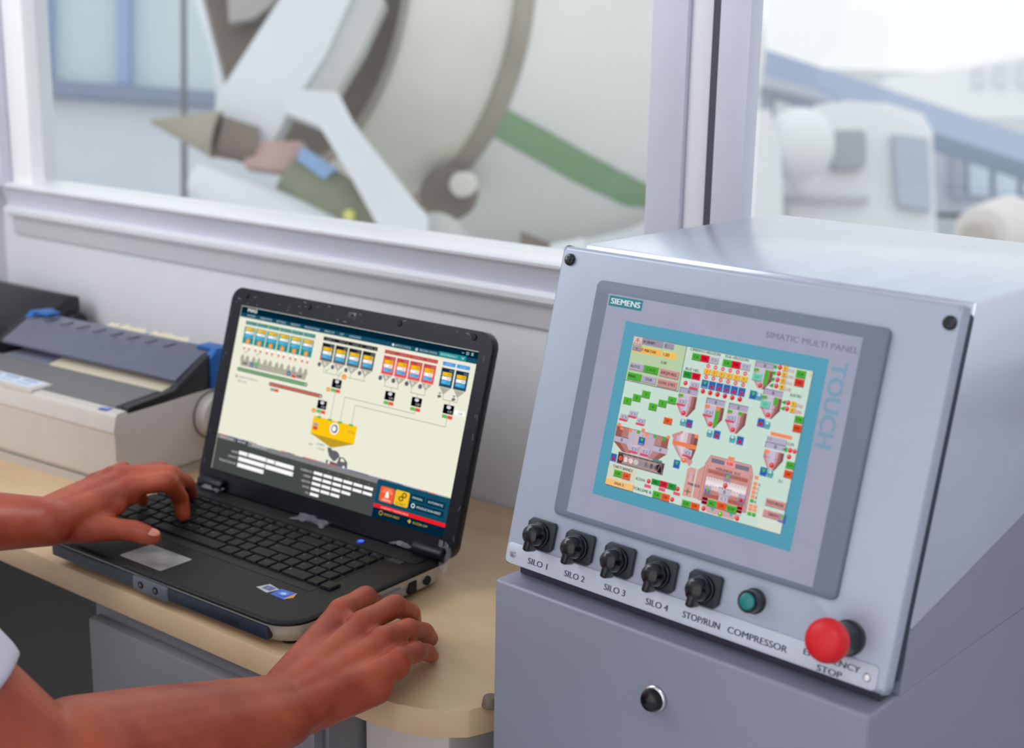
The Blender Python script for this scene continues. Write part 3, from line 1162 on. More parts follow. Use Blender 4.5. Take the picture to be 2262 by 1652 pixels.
ball_(224, 111)
arrows(241, 101)
for k in range(6):
    x = 292 + k * 26.2
    for yy in (46, 80):
        S.disc(x, yy, 6.6, (226, 62, 92), 5)
        S.disc(x, yy, 2.8, (246, 190, 196), 6)
    btn(x - 12, 54, x + 10, 71, YL, '1', (140, 100, 20), 9)
    xx = x - 12
    S.rect(xx, 89, xx + 24, 115, (52, 104, 176), 5)
    if k == 0:
        S.poly([(xx + 5, 94), (xx + 19, 94), (xx + 12, 104)], (90, 196, 60), 6)
        S.line([(xx + 4, 111), (xx + 20, 111)], 1.4, (190, 220, 240), 6)
    else:
        S.poly([(xx + 5, 110), (xx + 19, 110), (xx + 12, 98)], (222, 20, 46), 6)
    ball_(x - 1, 124, 8)
    S.text(str(k + 1), x - 1, 128, 7, (90, 20, 30), 10, al='c', bold=.3)


def strips(x0, x1, y0, y1, inset0=0, inset1=0, l=3, deep=True):
    """metal shading drawn on the screen as upright colour strips, optionally narrowing downward"""
    cols = [(196, 140, 142), (210, 176, 188), (200, 192, 216), (202, 196, 220), (206, 168, 176), (172, 112, 112), (134, 84, 84)]
    n = len(cols)
    for i, c_ in enumerate(cols):
        a0, a1 = i / n, (i + 1) / n
        S.poly([(x0 + (x1 - x0) * a0, y0), (x0 + (x1 - x0) * a1, y0),
                (x0 + inset0 + (x1 - inset1 - x0 - inset0) * a1, y1), (x0 + inset0 + (x1 - inset1 - x0 - inset0) * a0, y1)], c_, l)


def valve(x, y, up=True):
    S.rect(x, y, x + 24, y + 26, (48, 98, 172), 5)
    S.frame(x + 1.5, y + 1.5, x + 22.5, y + 24.5, 1, (110, 160, 210), 6)
    if up:
        S.poly([(x + 4, y + 21), (x + 19, y + 21), (x + 12, y + 8)], (222, 20, 46), 7)
    else:
        S.poly([(x + 5, y + 5), (x + 19, y + 5), (x + 12, y + 16)], (80, 200, 60), 7)


def bottle(x, y):
    S.poly([(x - 8, y - 10), (x + 8, y - 10), (x + 11, y), (x + 9, y + 12), (x - 9, y + 12), (x - 11, y)], (96, 168, 178), 6)
    S.poly([(x - 5, y - 9), (x + 3, y - 9), (x + 3, y - 1), (x - 6, y - 1)], (190, 232, 232), 7)
    S.line([(x - 10, y + 1), (x + 10, y + 1)], 1.4, (50, 110, 124), 8)


def hopper(x, y, body=36, cone=34, hdr=True, h0='0', lo_=GRN, bar=None, label_btn='<>', w=66, ins=(24, 22), belt_=True):
    """header display, shell, funnel, ball, valve bottle"""
    btn(x, y, x + w, y + 17, (178, 170, 196), h0, INK, 10, sh=False)
    S.line([(x, y), (x + w, y)], 1.8, LINE, 7)
    S.line([(x, y), (x, y + 17)], 1.8, LINE, 7)
    S.line([(x, y + 18.5), (x + w, y + 18.5)], 1.6, (236, 190, 186), 7)
    yb = y + 20
    strips(x - 2, x + w, yb, yb + body)
    strips(x - 2, x + w, yb + body, yb + body + cone, ins[0], ins[1])
    S.line([(x + w * .62, yb + body), (x + w, yb + body)], 1.2, (110, 70, 76), 4)
    S.rect(x - 2, yb, x + 15, yb + 9, lo_, 5)
    if bar:
        S.rect(x + bar[0], yb - 1, x + bar[0] + 14, yb + bar[1], bar[2], 5)
    if label_btn == '<>':
        arrows(x - 2, yb + 13)
    elif label_btn:
        btn(x - 3, yb + 14, x + 28, yb + 36, (120, 206, 182), label_btn, (60, 130, 110), 8)
    ball_(x + 29, yb + body + cone - 10, 7.5)


hopper(209, 126, 36, 30, lo_=GRN)
bottle(242, 230), valve(253, 217)
hopper(310, 140, 36, 30, lo_=(240, 136, 92), bar=(38, 60, GRN))
S.rect(348, 160, 362, 172, (240, 136, 92), 6)
bottle(343, 244), valve(356, 230)
hopper(390, 141, 36, 30, lo_=GRN, bar=(36, 10, GRN))
bottle(424, 244), valve(438, 231)
hopper(451, 3, 30, 28, lo_=GRN, bar=(36, 45, GRN), label_btn='2:2', belt_=False, w=64)
bottle(484, 104), valve(451, 90, False)
hopper(496, 77, 36, 28, lo_=GRN, bar=(38, 23, GRN), label_btn='2:2', w=64)
bottle(529, 180), valve(495, 165)
for k in range(4):
    y = 8 + k * 18.4
    S.poly([(508, y + 2), (523, y - 7), (523, y + 8)], (60, 160, 60), 8)
    ball_(533, y, 7.5)
    btn(543, y - 8, 558, y + 7, YL, str(k + 1), (110, 80, 20), 9)
    S.text('(1%s)' % 'abcd'[k], 562, y + 7, 9, (210, 50, 64), 5, bold=.3)
btn(588, 4, 619, 26, GRN, 'CA', (20, 90, 40))
btn(588, 29, 619, 51, (222, 66, 44), 'DR', (110, 24, 24))
S.rect(632, 6, 638, 18, (236, 190, 188), 5)
S.text('KATKI', 584, 84, 9, (50, 60, 60), 5, bold=.4)
for k in range(2):
    y = 104 + k * 18
    S.poly([(559, y + 2), (574, y - 7), (574, y + 8)], (60, 160, 60), 8)
    ball_(582, y, 7.5)
    btn(591, y - 8, 607, y + 7, YL, str(k + 1), (110, 80, 20), 9)
    S.text('(2%s)' % 'ab'[k], 610, y + 6, 9, (210, 50, 64), 5, bold=.3)
btn(612, 134, 641 - 1, 155, GRN, 'CA', (20, 90, 40))
btn(612, 159, 640, 181, (226, 78, 44), 'DR', (110, 30, 24))
# aggregate hopper lower left
cols = [(158, 92, 84), (184, 128, 122), (196, 184, 200), (204, 186, 200), (206, 172, 180), (192, 176, 196), (186, 136, 134), (160, 96, 88)]
for i, c_ in enumerate(cols):
    a, b_ = 2 + i * 25.3, 2 + (i + 1) * 25.3
    a2, b2 = 40 + i * 16.8, 40 + (i + 1) * 16.8
    S.rect(a, 288, b_, 341, c_, 3)
    S.poly([(a, 341), (b_, 341), (b2, 366), (a2, 366)], c_, 3)
S.line([(2, 288), (204, 288)], 1.2, (110, 70, 80), 4)
for x, y, c_ in ((4, 280, ORG), (16, 289, ORG), (49, 289, ORG), (81, 288, GRN), (98, 278, ORG), (115, 288, ORG), (145, 289, GRN), (179, 289, GRN), (194, 281, ORG)):
    S.rect(x, y, x + 13, y + 10, (240, 140, 96) if c_ is ORG else c_, 5)
for x in (3, 153):
    btn(x, 321, x + 55, 339, (190, 182, 204), '0', INK, 10, sh=False)
    S.line([(x, 321), (x + 55, 321)], 1.6, LINE, 8)
S.rect(94, 306, 118, 331, (48, 98, 172), 5)
S.poly([(99, 310), (113, 310), (106, 320)], (80, 200, 60), 6)
S.line([(98, 327), (114, 327)], 1.3, (200, 225, 240), 6)
arrows(68, 338), arrows(111, 338)
S.rect(28, 369, 206, 404, (96, 78, 86), 4)
S.rect(48, 373, 190, 402, (168, 150, 150), 5)
for k in range(8):
    S.disc(40 + k * 20, 387, 8.5, [(210, 90, 70), (240, 226, 220), (246, 224, 222), (206, 214, 206), (146, 142, 156), (120, 118, 132), (84, 90, 104), (40, 48, 56)][k], 6)
S.disc(190, 387, 13, (30, 36, 44), 6)
S.disc(40, 387, 12, (56, 30, 34), 5.5)
for k in range(7):
    S.line([(50 + k * 22, 402), (61 + k * 22, 371), (72 + k * 22, 402)], 1.6, (196, 140, 144), 7)
S.line([(28, 369), (206, 369)], 2, (120, 90, 90), 7)
S.line([(28, 405), (206, 405)], 2, (190, 150, 150), 7)
S.rect(160, 362, 196, 369, (84, 140, 140), 5)
valve(1, 378)
S.text('TARTI BANDI', 17, 421, 9, (60, 60, 60), 5, width=76, bold=.4)
btn(25, 426, 56, 447, GRN, 'CA', (20, 90, 40))
btn(58, 426, 89, 448, (232, 104, 60), 'DR', (120, 50, 30))
btn(0, 457, 108, 479, (250, 196, 130), 'ANA S.', sh=True)
S.text('KOVA', 113, 440, 9, (60, 60, 60), 5, bold=.4)
ball_(161, 434)
for x, y in ((148, 445), (202, 443), (257, 443)):
    S.rect(x, y, x + 25, y + 10, (226, 96, 122), 6)
btn(171, 422, 202, 439, GRN2, 'AC', (10, 70, 40))
btn(203, 421, 231, 440, (216, 40, 66), 'DR', (120, 20, 40))
btn(233, 421, 262, 440, GRN2, 'YC', (10, 70, 40))
ball_(270, 433)
S.text('YÜKLEME B.', 110, 471, 9, (60, 60, 60), 5, width=70, bold=.4)
btn(184, 457, 215, 478, GRN, 'CA', (20, 90, 40))
btn(217, 457, 247, 479, (232, 98, 50), 'DR', (120, 50, 30))
ball_(258, 469)
btn(294, 459, 324, 479, GRN, 'CA', (20, 90, 40))
btn(326, 459, 357, 479, (232, 98, 50), 'DR', (120, 50, 30))
# bucket hopper
S.poly([(211, 274), (249, 255), (249, 264), (216, 284)], (206, 150, 152), 4)
for i in range(7):
    c_ = [(196, 150, 156), (214, 186, 200), (232, 214, 224), (226, 200, 210), (196, 150, 158), (160, 104, 104), (130, 82, 78)][i]
    a, b_ = 218 + i * 12.7, 218 + (i + 1) * 12.7
    S.poly([(a, 276 if i < 2 else 257), (b_, 257 if i else 268), (b_, 300), (a, 300)], c_, 3)
    a2, b2 = 252 + i * 6.6, 252 + (i + 1) * 6.6
    S.poly([(a, 300), (b_, 300), (b2, 336), (a2, 336)], c_, 3)
S.rect(219, 290, 307, 303, (240, 134, 84), 5)
S.rect(292, 257, 307, 268, (240, 140, 96), 5)
arrows(264, 308)
S.poly([(256, 336), (300, 336), (304, 342), (294, 358), (286, 349), (262, 347)], (214, 150, 146), 6)
ball_(272, 343, 8, (236, 110, 76))
valve(237, 347, False)
# mixer
PKM = (216, 158, 154)
S.poly([(362, 307), (504, 307), (516, 336), (347, 336)], PKM, 3)
S.line([(362, 307), (504, 307), (516, 336), (516, 447), (349, 447), (349, 336), (362, 307)], 1.2, (120, 70, 70), 4)
S.poly([(349, 336), (516, 336), (516, 447), (349, 447)], PKM, 3)
S.rect(367, 314, 499, 327, (122, 120, 142), 5)
S.rect(414, 311, 451, 327, (246, 160, 160), 6)
S.text('0,00', 432, 323, 9, (214, 40, 60), 8, al='c', bold=.5)
S.rect(422, 297, 445, 308, (244, 144, 104), 5)
for i, c_ in enumerate([(182, 112, 100), (208, 150, 144), (232, 214, 214), (244, 232, 238), (226, 200, 200), (200, 140, 130), (176, 100, 84)]):
    S.rect(362, 348 + i * 12.1, 503, 348 + (i + 1) * 12.1, c_, 5)
for j in range(4):
    for k in range(13):
        S.disc(370 + k * 10.6, 356 + j * 20, 1.4, (70, 50, 56), 6, 8)
S.line([(358, 336), (358, 447)], 1.3, (140, 80, 76), 6)
S.line([(508, 336), (508, 447)], 1.3, (140, 80, 76), 6)
S.rect(362, 337, 503, 348, PKM, 6)
S.text('MİKSERDE TUT', 389, 346, 8, (80, 50, 60), 8, width=86, bold=.4)
S.poly([(350, 340), (326, 360), (326, 446), (350, 447)], PKM, 3)
S.poly([(322, 358), (300, 358), (290, 366), (290, 448), (322, 448)], (218, 164, 158), 4)
S.rect(298, 376, 318, 396, (186, 132, 136), 6)
S.rect(300, 372, 314, 400, (214, 176, 186), 7)
S.text('MIKSER', 302, 412, 8, (70, 50, 60), 8, width=44, bold=.4)
S.disc(306, 432, 13, (222, 170, 130), 6)
S.line([(306, 420), (306, 444)], 1.5, (50, 40, 60), 7)
S.line([(294, 432), (318, 432)], 1.5, (50, 40, 60), 7)
S.disc(306, 432, 8, (190, 150, 140), 6.5)
valve(421, 348, False), valve(362, 400, False), valve(482, 399)
ball_(431, 385, 8)
btn(411, 394, 454, 414, (196, 190, 212), '0', INK, 11, sh=False)
S.line([(411, 394), (454, 394)], 1.6, LINE, 9)
S.rect(417, 415, 449, 434, (196, 190, 212), 6)
S.line([(430, 420), (425, 425), (430, 430)], 1.3, INK, 9)
S.line([(438, 420), (443, 425), (438, 430)], 1.3, INK, 9)
S.rect(361, 434, 381, 456, (126, 12, 36), 6)
S.rect(484, 434, 503, 454, (126, 12, 36), 6)
S.line([(361, 445), (381, 445)], 1.2, (220, 180, 180), 7)
S.line([(484, 444), (503, 444)], 1.2, (220, 180, 180), 7)
btn(382, 437, 413, 457, GRN, 'AÇ', (20, 90, 40), l=7)
btn(415, 436, 448, 457, (232, 98, 50), 'DR', (120, 50, 30), l=7)
btn(450, 437, 484, 458, GRN, 'KAP', (20, 90, 40), l=7)
S.poly([(366, 457), (505, 457), (500, 462), (480, 477), (387, 477)], (210, 170, 172), 3)
for x in (395, 460):
    S.poly([(x, 459), (x + 18, 459), (x + 9, 472)], (110, 170, 172), 4)
ball_(373, 469), ball_(433, 471, 8, (110, 170, 40)), ball_(492, 470)
for y0 in (333, 351, 364, 377, 390, ):
    S.rect(522, y0, 535, y0 + 11, (244, 148, 110), 5)
S.rect(522, 403, 535, 413, GRN, 5)
for x in (522, 537):
    S.rect(x, 417, x + 13, 427, (244, 156, 118), 5)
    S.rect(x, 428, x + 13, 438, (244, 156, 118), 5)
    S.rect(x, 441, x + 13, 452, GRN, 5)
for k, c_ in enumerate('ACSBK'):
    S.text(c_, 538, 361 + k * 13, 8.5, (60, 60, 70), 5, bold=.3)
# water scale
S.rect(545, 196, 616, 207, (244, 146, 104), 5)
S.rect(536, 210, 602, 227, (186, 180, 204), 4)
S.text('0,0', 538, 222, 9, (110, 100, 130), 5)
btn(536, 228, 603, 245, (186, 180, 204), '0', INK, 11, sh=False)
S.line([(536, 228), (603, 228)], 1.8, LINE, 7)
S.line([(536, 228), (536, 245)], 1.8, LINE, 7)
strips(536, 602, 250, 273)
strips(536, 602, 273, 306, 22, 22)
S.rect(537, 250, 553, 261, (244, 146, 104), 5)
S.line([(537, 272), (558, 272)], 1.2, (110, 70, 76), 5)
S.line([(575, 272), (602, 272)], 1.2, (110, 70, 76), 5)
ball_(569, 292, 8)
bottle(570, 317), valve(535, 303, False)
S.text('I.S.M.', 602, 224, 9, (60, 60, 70), 5, bold=.4)
S.poly([(592, 238), (609, 229), (609, 246)], (60, 160, 60), 8)
ball_(618, 237, 7.5), ball_(633, 237, 6.8), ball_(619, 256, 7.5)
btn(614, 268, 640, 289, GRN, 'CA', (20, 90, 40))
btn(613, 294, 640, 316, (232, 90, 46), 'DR', (110, 40, 24))
S.text('SU', 600, 335, 9, (70, 90, 90), 5, bold=.3)
btn(573, 387, 640, 409, PNK, 'TEST/RESE', al='l', h=9)
btn(572, 421, 640, 442, PNK, 'SIREN', h=9)
valve(624, 421, False)
S.build('display', hmi, label='glowing colour display of a concrete plant diagram')

# switches, lamp, stop button, label plate
for k in range(5):
    cx, cy = .0342 + k * .03768, -.2222
    T = PM @ Matrix.Translation((cx, cy, 0))
    g = G()
    w_, h_, c_ = .0136, .0116, .0036
    g.prism([(-w_ + c_, -h_), (w_ - c_, -h_), (w_, -h_ + c_), (w_, h_ - c_ * .5), (w_ - c_ * .5, h_), (-w_ + c_, h_), (-w_, h_ - c_), (-w_, -h_ + c_)], 0, .0035, M_swp, T, bev=.0006)
    g.cyl((0, 0, .0035), (0, 0, .0060), .0100, .0096, M_swk, T, bev=.0005)
    sw = g.build('selector_switch', cp)
    g = G()
    T2 = T @ RZ(-.12)
    g.lathe([(0, .0180), (.0040, .0177), (.0068, .0164), (.0082, .0135), (.0088, .006), (.0088, .0055)], M_swk, T2)
    g.box((0, -.0045, .0112), (.0060, .0175, .0125), M_swk, T2, bev=.0022, seg=3)
    g.build('knob', sw)
g = G()
T = PM @ Matrix.Translation((.2245, -.2196, 0))
g.lathe([(.0088, 0), (.0088, .002), (.0080, .0028), (.0078, .0098), (.0072, .0106), (.0062, .0104), (.0062, .009)], M_swk, T)
ind = g.build('indicator_lamp', cp, label='round indicator lamp with a teal lens')
g = G()
g.lathe([(.0062, .0085), (.0062, .0100), (.0055, .0112), (.0035, .0120), (0, .0123)], M_teal, T)
g.build('lens', ind)
g = G()
T = PM @ Matrix.Translation((.2968, -.2232, 0))
g.lathe([(.0118, 0), (.0118, .0035), (.0110, .0045), (.0102, .006), (.0100, .016), (.0094, .0195), (.006, .021), (.006, .028)], M_swk, T)
es = g.build('emergency_stop', cp, label='red mushroom stop button on a black collar')
g = G()
g.lathe([(.006, .0250), (.0122, .0255), (.0140, .0270), (.0145, .0295), (.0142, .0325), (.0130, .0355), (.0102, .0378), (.006, .0390), (0, .0394)], M_red, T)
g.build('button_head', es)
g = G()
g.prism(rrect(.0032, -.2512, .3215, -.2348, .0035, 5), 0, .0011, M_plate, PM, bev=.0003)
pl_ = g.build('label_plate', cp)
A = Art(PM @ Matrix.Translation((0, 0, .00115)), .001, ink)
TX = (66, 70, 92)
for s_, cx, cy, tw in (('SILO 1', 35.5, 246.8, 19.5), ('SILO 2', 72.2, 246.6, 19.5), ('SILO 3', 110.5, 246.4, 19.5), ('SILO 4', 148.8, 246.4, 19.5), ('STOP/RUN', 187, 246.4, 31), ('COMPRESSOR', 232.5, 246.2, 47)):
    A.text(s_, cx, cy, 4.6, TX, 1, al='c', width=tw, bold=.24)
A.text('EMERGENCY', 288.5, 243.0, 4.2, TX, 1, al='c', width=41, bold=.24)
A.text('STOP', 288.5, 250.3, 4.2, TX, 1, al='c', width=18, bold=.24)
A.build('lettering', pl_)
for sx_, sy_ in ((.0098, -.2435), (.3145, -.2438)):
    g = G()
    g.lathe([(.0030, .001), (.0030, .0016), (.0022, .0026), (0, .0030)], M_chrome, PM @ Matrix.Translation((sx_, sy_, 0)), seg=24)
    g.build('screw', pl_)
g = G()
g.box((.3165, .170, .942 + ZB), (.001, .050, .034), mat('yellow_sticker', (214, 190, 70), .5))
g.build('warning_sticker', cp, label='yellow sticker low on the right side')

# pedestal cabinet under the control box
pd = thing('pedestal_cabinet', 'grey steel cabinet with a black lock carrying the control box', 'cabinet', CPX, BA)
g = G()
g.box((.1620, .112, .436), (.324, .370, .872), M_ped, bev=.003, seg=3)
g.build('cabinet_body', pd)
g = G()
LQ = Matrix.Translation((.1585, -.0735, .826)) @ Matrix.Rotation(math.radians(90), 4, 'X')
g.lathe([(.0098, 0), (.0098, .0015), (.0088, .0025), (.0085, .0026)], M_chrome, LQ)
g.lathe([(.0085, .0), (.0085, .0060), (.0070, .0085), (.004, .0098), (0, .0102)], M_swk, LQ)
g.build('lock', pd, label='round black lock with a chrome ring')

# ------------------------------------------------------------------ dot matrix printer
PA = 0.06085264040696502
PO = Vector((-1.325, .927, .75))
pr = thing('printer', 'beige dot matrix printer with a smoked grey cover and blue side levers', 'printer', PO, PA)
W = -.372
g = G()
g.prism([(0, 0), (.235, 0), (.235, .010), (0, .010)], -.006, W + .006, mat('printer_base', (192, 184, 174), .55), XS)
g.build('base_tray', pr)
g = G()
g.prism([(.002, .012), (.002, .0145), (0, .016), (0, .073), (-.0015, .0755), (-.001, .078), (.0025, .094), (.006, .0975), (.018, .0985), (.022, .094), (.080, .096), (.120, .098), (.235, .100), (.235, .012)], 0, W, M_print, XS, bev=.0012)
g.build('housing', pr)
g = G()
g.prism([(.018, .0982), (.022, .1002), (.085, .1055), (.089, .1045), (.089, .094), (.020, .094)], -.022, W + .01, M_grayc, XS, bev=.0008)
g.build('front_cover', pr)
g = G()
g.box((-.259, .020, .0965), (.205, .034, .010), M_print, bev=.002)
cpn = g.build('button_panel', pr)
A = Art(Matrix.Translation((0, 0, .1018)), .001, ink)
A.rr(-360, -35, -164, -6, 2, (222, 226, 234), 1)
for k in range(5):
    A.rr(-350 + k * 36, -31, -322 + k * 36, -24, 2, (150, 176, 214), 3)
    A.rr(-348 + k * 36, -20, -320 + k * 36, -12, 2, (190, 204, 226), 3)
A.build('button_labels', cpn)
g = G()
g.prism([(-.034, .0045), (-.020, .0055), (-.019, .0155), (-.033, .0145)], .0976, .0986, mat('blue_badge', (52, 84, 178), .35))
A = Art(Matrix.Translation((0, 0, .0987)), .001, ink)
A.rect(-31, -13, -22, -8, (150, 170, 220), 1)
bd = g.build('badge', pr, label='small blue badge')
A.build('print', bd)
# black side cheek
for x0 in (0.0, W + .012):
    g = G()
    g.prism([(.020, .094), (.022, .101), (.095, .108), (.112, .119), (.150, .141), (.158, .139), (.160, .098)], x0 - .001, x0 - .012, M_black, XS, bev=.0008)
    g.build('side_cheek', pr)
# paper path and smoked lid
g = G()
g.prism([(.086, .092), (.086, .0955), (.120, .1045), (.155, .120), (.158, .115), (.158, .092)], -.035, -.255, M_paper, XS, bev=.0005)
g.build('paper', pr)
g = G()
g.prism([(.086, .092), (.086, .096), (.158, .104), (.158, .092)], -.255, W + .02, mat('printer_inside', (150, 154, 172), .4), XS)
g.build('paper_guide', pr)
g = G()
g.prism([(.106, .1135), (.106, .117), (.111, .120), (.150, .1415), (.176, .1435), (.184, .140), (.184, .137), (.176, .140), (.151, .138)], -.013, W + .012, M_smoke, XS, bev=.0006)
lid_ = g.build('paper_cover', pr)
for k in range(9):
    g = G()
    g.box((-.075 - k * .034, .152, .1428), (.0008, .022, .0012), mat('vent_dark', (62, 64, 78), .5))
    g.build('cover_slot', lid_)
for x0, sgn in ((-.010, 1), (W + .012, -1)):
    g = G()
    g.prism([(.150, .098), (.150, .138), (.162, .148), (.196, .146), (.200, .140), (.186, .098)], x0, x0 + .012 * sgn, M_blue, XS, bev=.0015)
    g.box((x0 - .012 * sgn, .173, .1455), (.03, .022, .004), M_blue, bev=.001)
    g.build('tractor_lever', pr, label='blue plastic lever')
g = G()
g.lathe([(0, .018), (.022, .018), (.027, .016), (.029, .010), (.029, 0)], M_print, Matrix.Translation((0, .150, .066)) @ Matrix.Rotation(math.radians(90), 4, 'Y'))
g.lathe([(.0305, 0), (.0305, .001), (.029, .001)], mat('knob_gap', (96, 90, 86), .6), Matrix.Translation((0, .150, .066)) @ Matrix.Rotation(math.radians(90), 4, 'Y'))
g.build('paper_feed_knob', pr)
for k, (x_, w_, a_) in enumerate(((-.135, .03, .1), (-.185, .06, -.06), (-.10, .05, .05), (-.225, .02, .2))):
    g = G()
    TT = Matrix.Translation((x_, .186, .142)) @ RZ(a_) @ Matrix.Rotation(.3, 4, 'X')
    g.prism([(-w_ / 2, -.006), (w_ / 2, -.007), (w_ * .35, .008), (-w_ * .1, .004), (-w_ * .4, .009)], 0, .0006, M_paper, TT)
    g.build('torn_paper', pr)

# ------------------------------------------------------------------ dark device behind the printer
g = G()
bkx = Matrix.Translation((-1.855, 1.125, .75)) @ RZ(.04)
g.prism([(-.05, 0), (-.05, .110), (-.036, .122), (.030, .150), (.045, .148), (.045, 0)], -.10, .112, mat('dark_device', (26, 28, 32), .3), bkx @ XS, bev=.004)
g.cyl((.100, .03, .112), (.128, .03, .112), .018, .015, M_black, bkx, bev=.003)
g.build('desk_device', label='black device with a sloping glossy top behind the printer', cat='device')

# ------------------------------------------------------------------ outdoors, haze put into washed-out pale colours
GZ = -1.8
g = G()
g.box((-20, 60 + WY + .3, GZ - .1), (160, 120, .2), mat('concrete_yard', (196, 198, 200), .9, noise=.05, nscale=.4))
struct(g, 'ground')


def plate(g, pts, dist, thick, M):
    """thick plate: outline as seen, at its own distance, with depth away from the viewer"""
    a = [at(x, y, dist) for x, y in pts]
    d = RF * thick
    b = bmesh.new()
    f = [b.verts.new(p) for p in a]
    k = [b.verts.new(p + d) for p in a]
    b.faces.new(f)
    b.faces.new(k[::-1])
    n = len(f)
    for i in range(n):
        j = (i + 1) % n
        b.faces.new((f[j], f[i], k[i], k[j]))
    bmesh.ops.recalc_face_normals(b, faces=b.faces[:])
    g.merge(b, M)


M_drum = mat('drum_white', (232, 232, 228), .5, noise=.04, nscale=1.5)
M_cone = mat('drum_cream', (222, 219, 206), .55, noise=.05, nscale=3)
M_olive = mat('dusty_olive', (160, 152, 138), .8, noise=.1, nscale=5)
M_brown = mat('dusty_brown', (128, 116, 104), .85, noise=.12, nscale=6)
M_tw = mat('truck_white', (222, 225, 228), .5, noise=.04, nscale=3)
M_tw2 = mat('truck_grey_white', (196, 197, 194), .6, noise=.05, nscale=3)
mt_ = thing('mixer_truck', 'white concrete mixer truck with a green stripe seen from its rear outside', 'truck', (-4.6, 5.2, GZ))
TI = Matrix.Translation((4.6, -5.2, -GZ))


def tb(g, name, par=mt_, **k):
    for v in g.bm.verts:
        v.co = TI @ v.co
    return g.build(name, par, **k)


Cc = at(868, 20, 6.0)
ax = (Cc - at(680, -20, 5.72)).normalized()
uu = ax.cross(Vector((0, 0, 1))).normalized()
vv_ = ax.cross(uu)
DM = Matrix(((uu.x, vv_.x, ax.x, Cc.x), (uu.y, vv_.y, ax.y, Cc.y), (uu.z, vv_.z, ax.z, Cc.z), (0, 0, 0, 1)))
g = G()
g.lathe([(.855, .0), (.95, .5), (.97, .9), (.88, 1.3), (.66, 1.7), (.40, 2.0), (0, 2.05)], M_drum, DM, seg=96)
drum = tb(g, 'drum')
g = G()
g.lathe([(.735, -.45), (.75, -.43), (.855, .0)], M_cone, DM, seg=96)
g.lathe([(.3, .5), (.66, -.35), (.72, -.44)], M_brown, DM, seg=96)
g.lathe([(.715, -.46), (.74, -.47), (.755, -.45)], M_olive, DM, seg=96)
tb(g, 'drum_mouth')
g = G()
g.lathe([(.85, -.035), (.885, -.03), (.895, .02), (.88, .05), (.86, .05)], M_olive, DM, seg=96)
tb(g, 'drum_ring')


def rad(s):
    P = [(0, .855), (.5, .95), (.9, .97), (1.3, .88), (1.7, .66)]
    for (a, ra), (b, rb) in zip(P, P[1:]):
        if a <= s <= b:
            return ra + (rb - ra) * (s - a) / (b - a)
    return .66


g = G()
b = bmesh.new()
N = 40
rr_ = []
for i in range(N + 1):
    s_ = .04 + 1.4 * i / N
    ph = .51 + .25 * s_
    row = []
    for j in range(4):
        p_ = ph - .075 + .15 * j / 3
        r_ = rad(s_) + .006
        row.append(b.verts.new((r_ * math.cos(p_), r_ * math.sin(p_), s_)))
    rr_.append(row)
for i in range(N):
    for j in range(3):
        b.faces.new((rr_[i][j], rr_[i + 1][j], rr_[i + 1][j + 1], rr_[i][j + 1]))
g.merge(b, mat('green_stripe', (136, 168, 128), .6), DM, True)
tb(g, 'green_stripe', label='green stripe along the drum')
g = G()
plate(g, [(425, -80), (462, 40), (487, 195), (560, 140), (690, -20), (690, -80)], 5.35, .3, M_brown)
plate(g, [(500, -80), (650, -80), (600, 10), (560, 40), (505, 50)], 5.25, .06, mat('hopper_inside', (176, 172, 166), .7))
plate(g, [(405, -80), (425, -80), (500, 200), (482, 260), (468, 120)], 5.2, .08, M_tw)
tb(g, 'hopper')
g = G()
plate(g, [(655, -60), (800, -60), (720, 120), (640, 240), (590, 338), (465, 322), (478, 215)], 5.0, .14, M_tw)
tb(g, 'hopper_support')
g = G()
plate(g, [(790, -60), (850, 0), (800, 110), (745, 200), (765, 260), (660, 250), (640, 235), (730, 90)], 5.02, .12, M_tw2)
tb(g, 'support_gusset')
g = G()
plate(g, [(625, 195), (745, 203), (775, 262), (802, 300), (945, 480), (935, 560), (865, 555), (780, 400), (705, 277), (630, 247)], 4.8, .12, M_tw)
tb(g, 'chute_arm')
g = G()
p0, p1 = at(425, 385, 4.9), at(800, 590, 5.0)
g.cyl(p0, p1, .055, .16, M_tw, bev=.02)
tb(g, 'discharge_chute')
g = G()
g.cyl(at(335, 268, 4.95), at(480, 298, 4.95), .008, .085, M_olive)
g.cyl(at(480, 298, 4.95), at(560, 322, 5.0), .07, .07, M_brown)
tb(g, 'swivel_arm')
g = G()
plate(g, [(543, 312), (668, 312), (672, 385), (540, 368)], 4.95, .12, mat('pale_red', (196, 162, 156), .7))  # red here and blue below washed out for haze
plate(g, [(468, 308), (500, 318), (498, 345), (470, 340)], 4.95, .1, mat('lamp_red', (196, 120, 116), .6))
tb(g, 'rear_lamp')
g = G()
plate(g, [(668, 322), (742, 372), (716, 396), (655, 352)], 4.9, .08, mat('pale_blue', (142, 174, 214), .6))
tb(g, 'blue_box')
g = G()
g.cyl(at(640, 385, 5.0), at(900, 560, 5.0), .10, .13, mat('dusty_green', (134, 138, 116), .8, noise=.08, nscale=6))
tb(g, 'hydraulic_tube')
g = G()
g.ball(at(772, 476, 4.86), .022, mat('yellow_lamp', (222, 212, 120), .6))
tb(g, 'marker_lamp')
g = G()
g.cyl(at(985, 430, 5.55), at(1000, 425, 5.75), .11, .11, M_brown, bev=.02)
g.cyl(at(1020, 408, 5.45), at(1030, 405, 5.6), .05, .05, M_cone, bev=.01)
tb(g, 'support_roller')
g = G()
g.ball(at(960, 545, 5.2), .13, M_tw2)
tb(g, 'rear_fender')
g = G()   # chassis and wheels below the sill
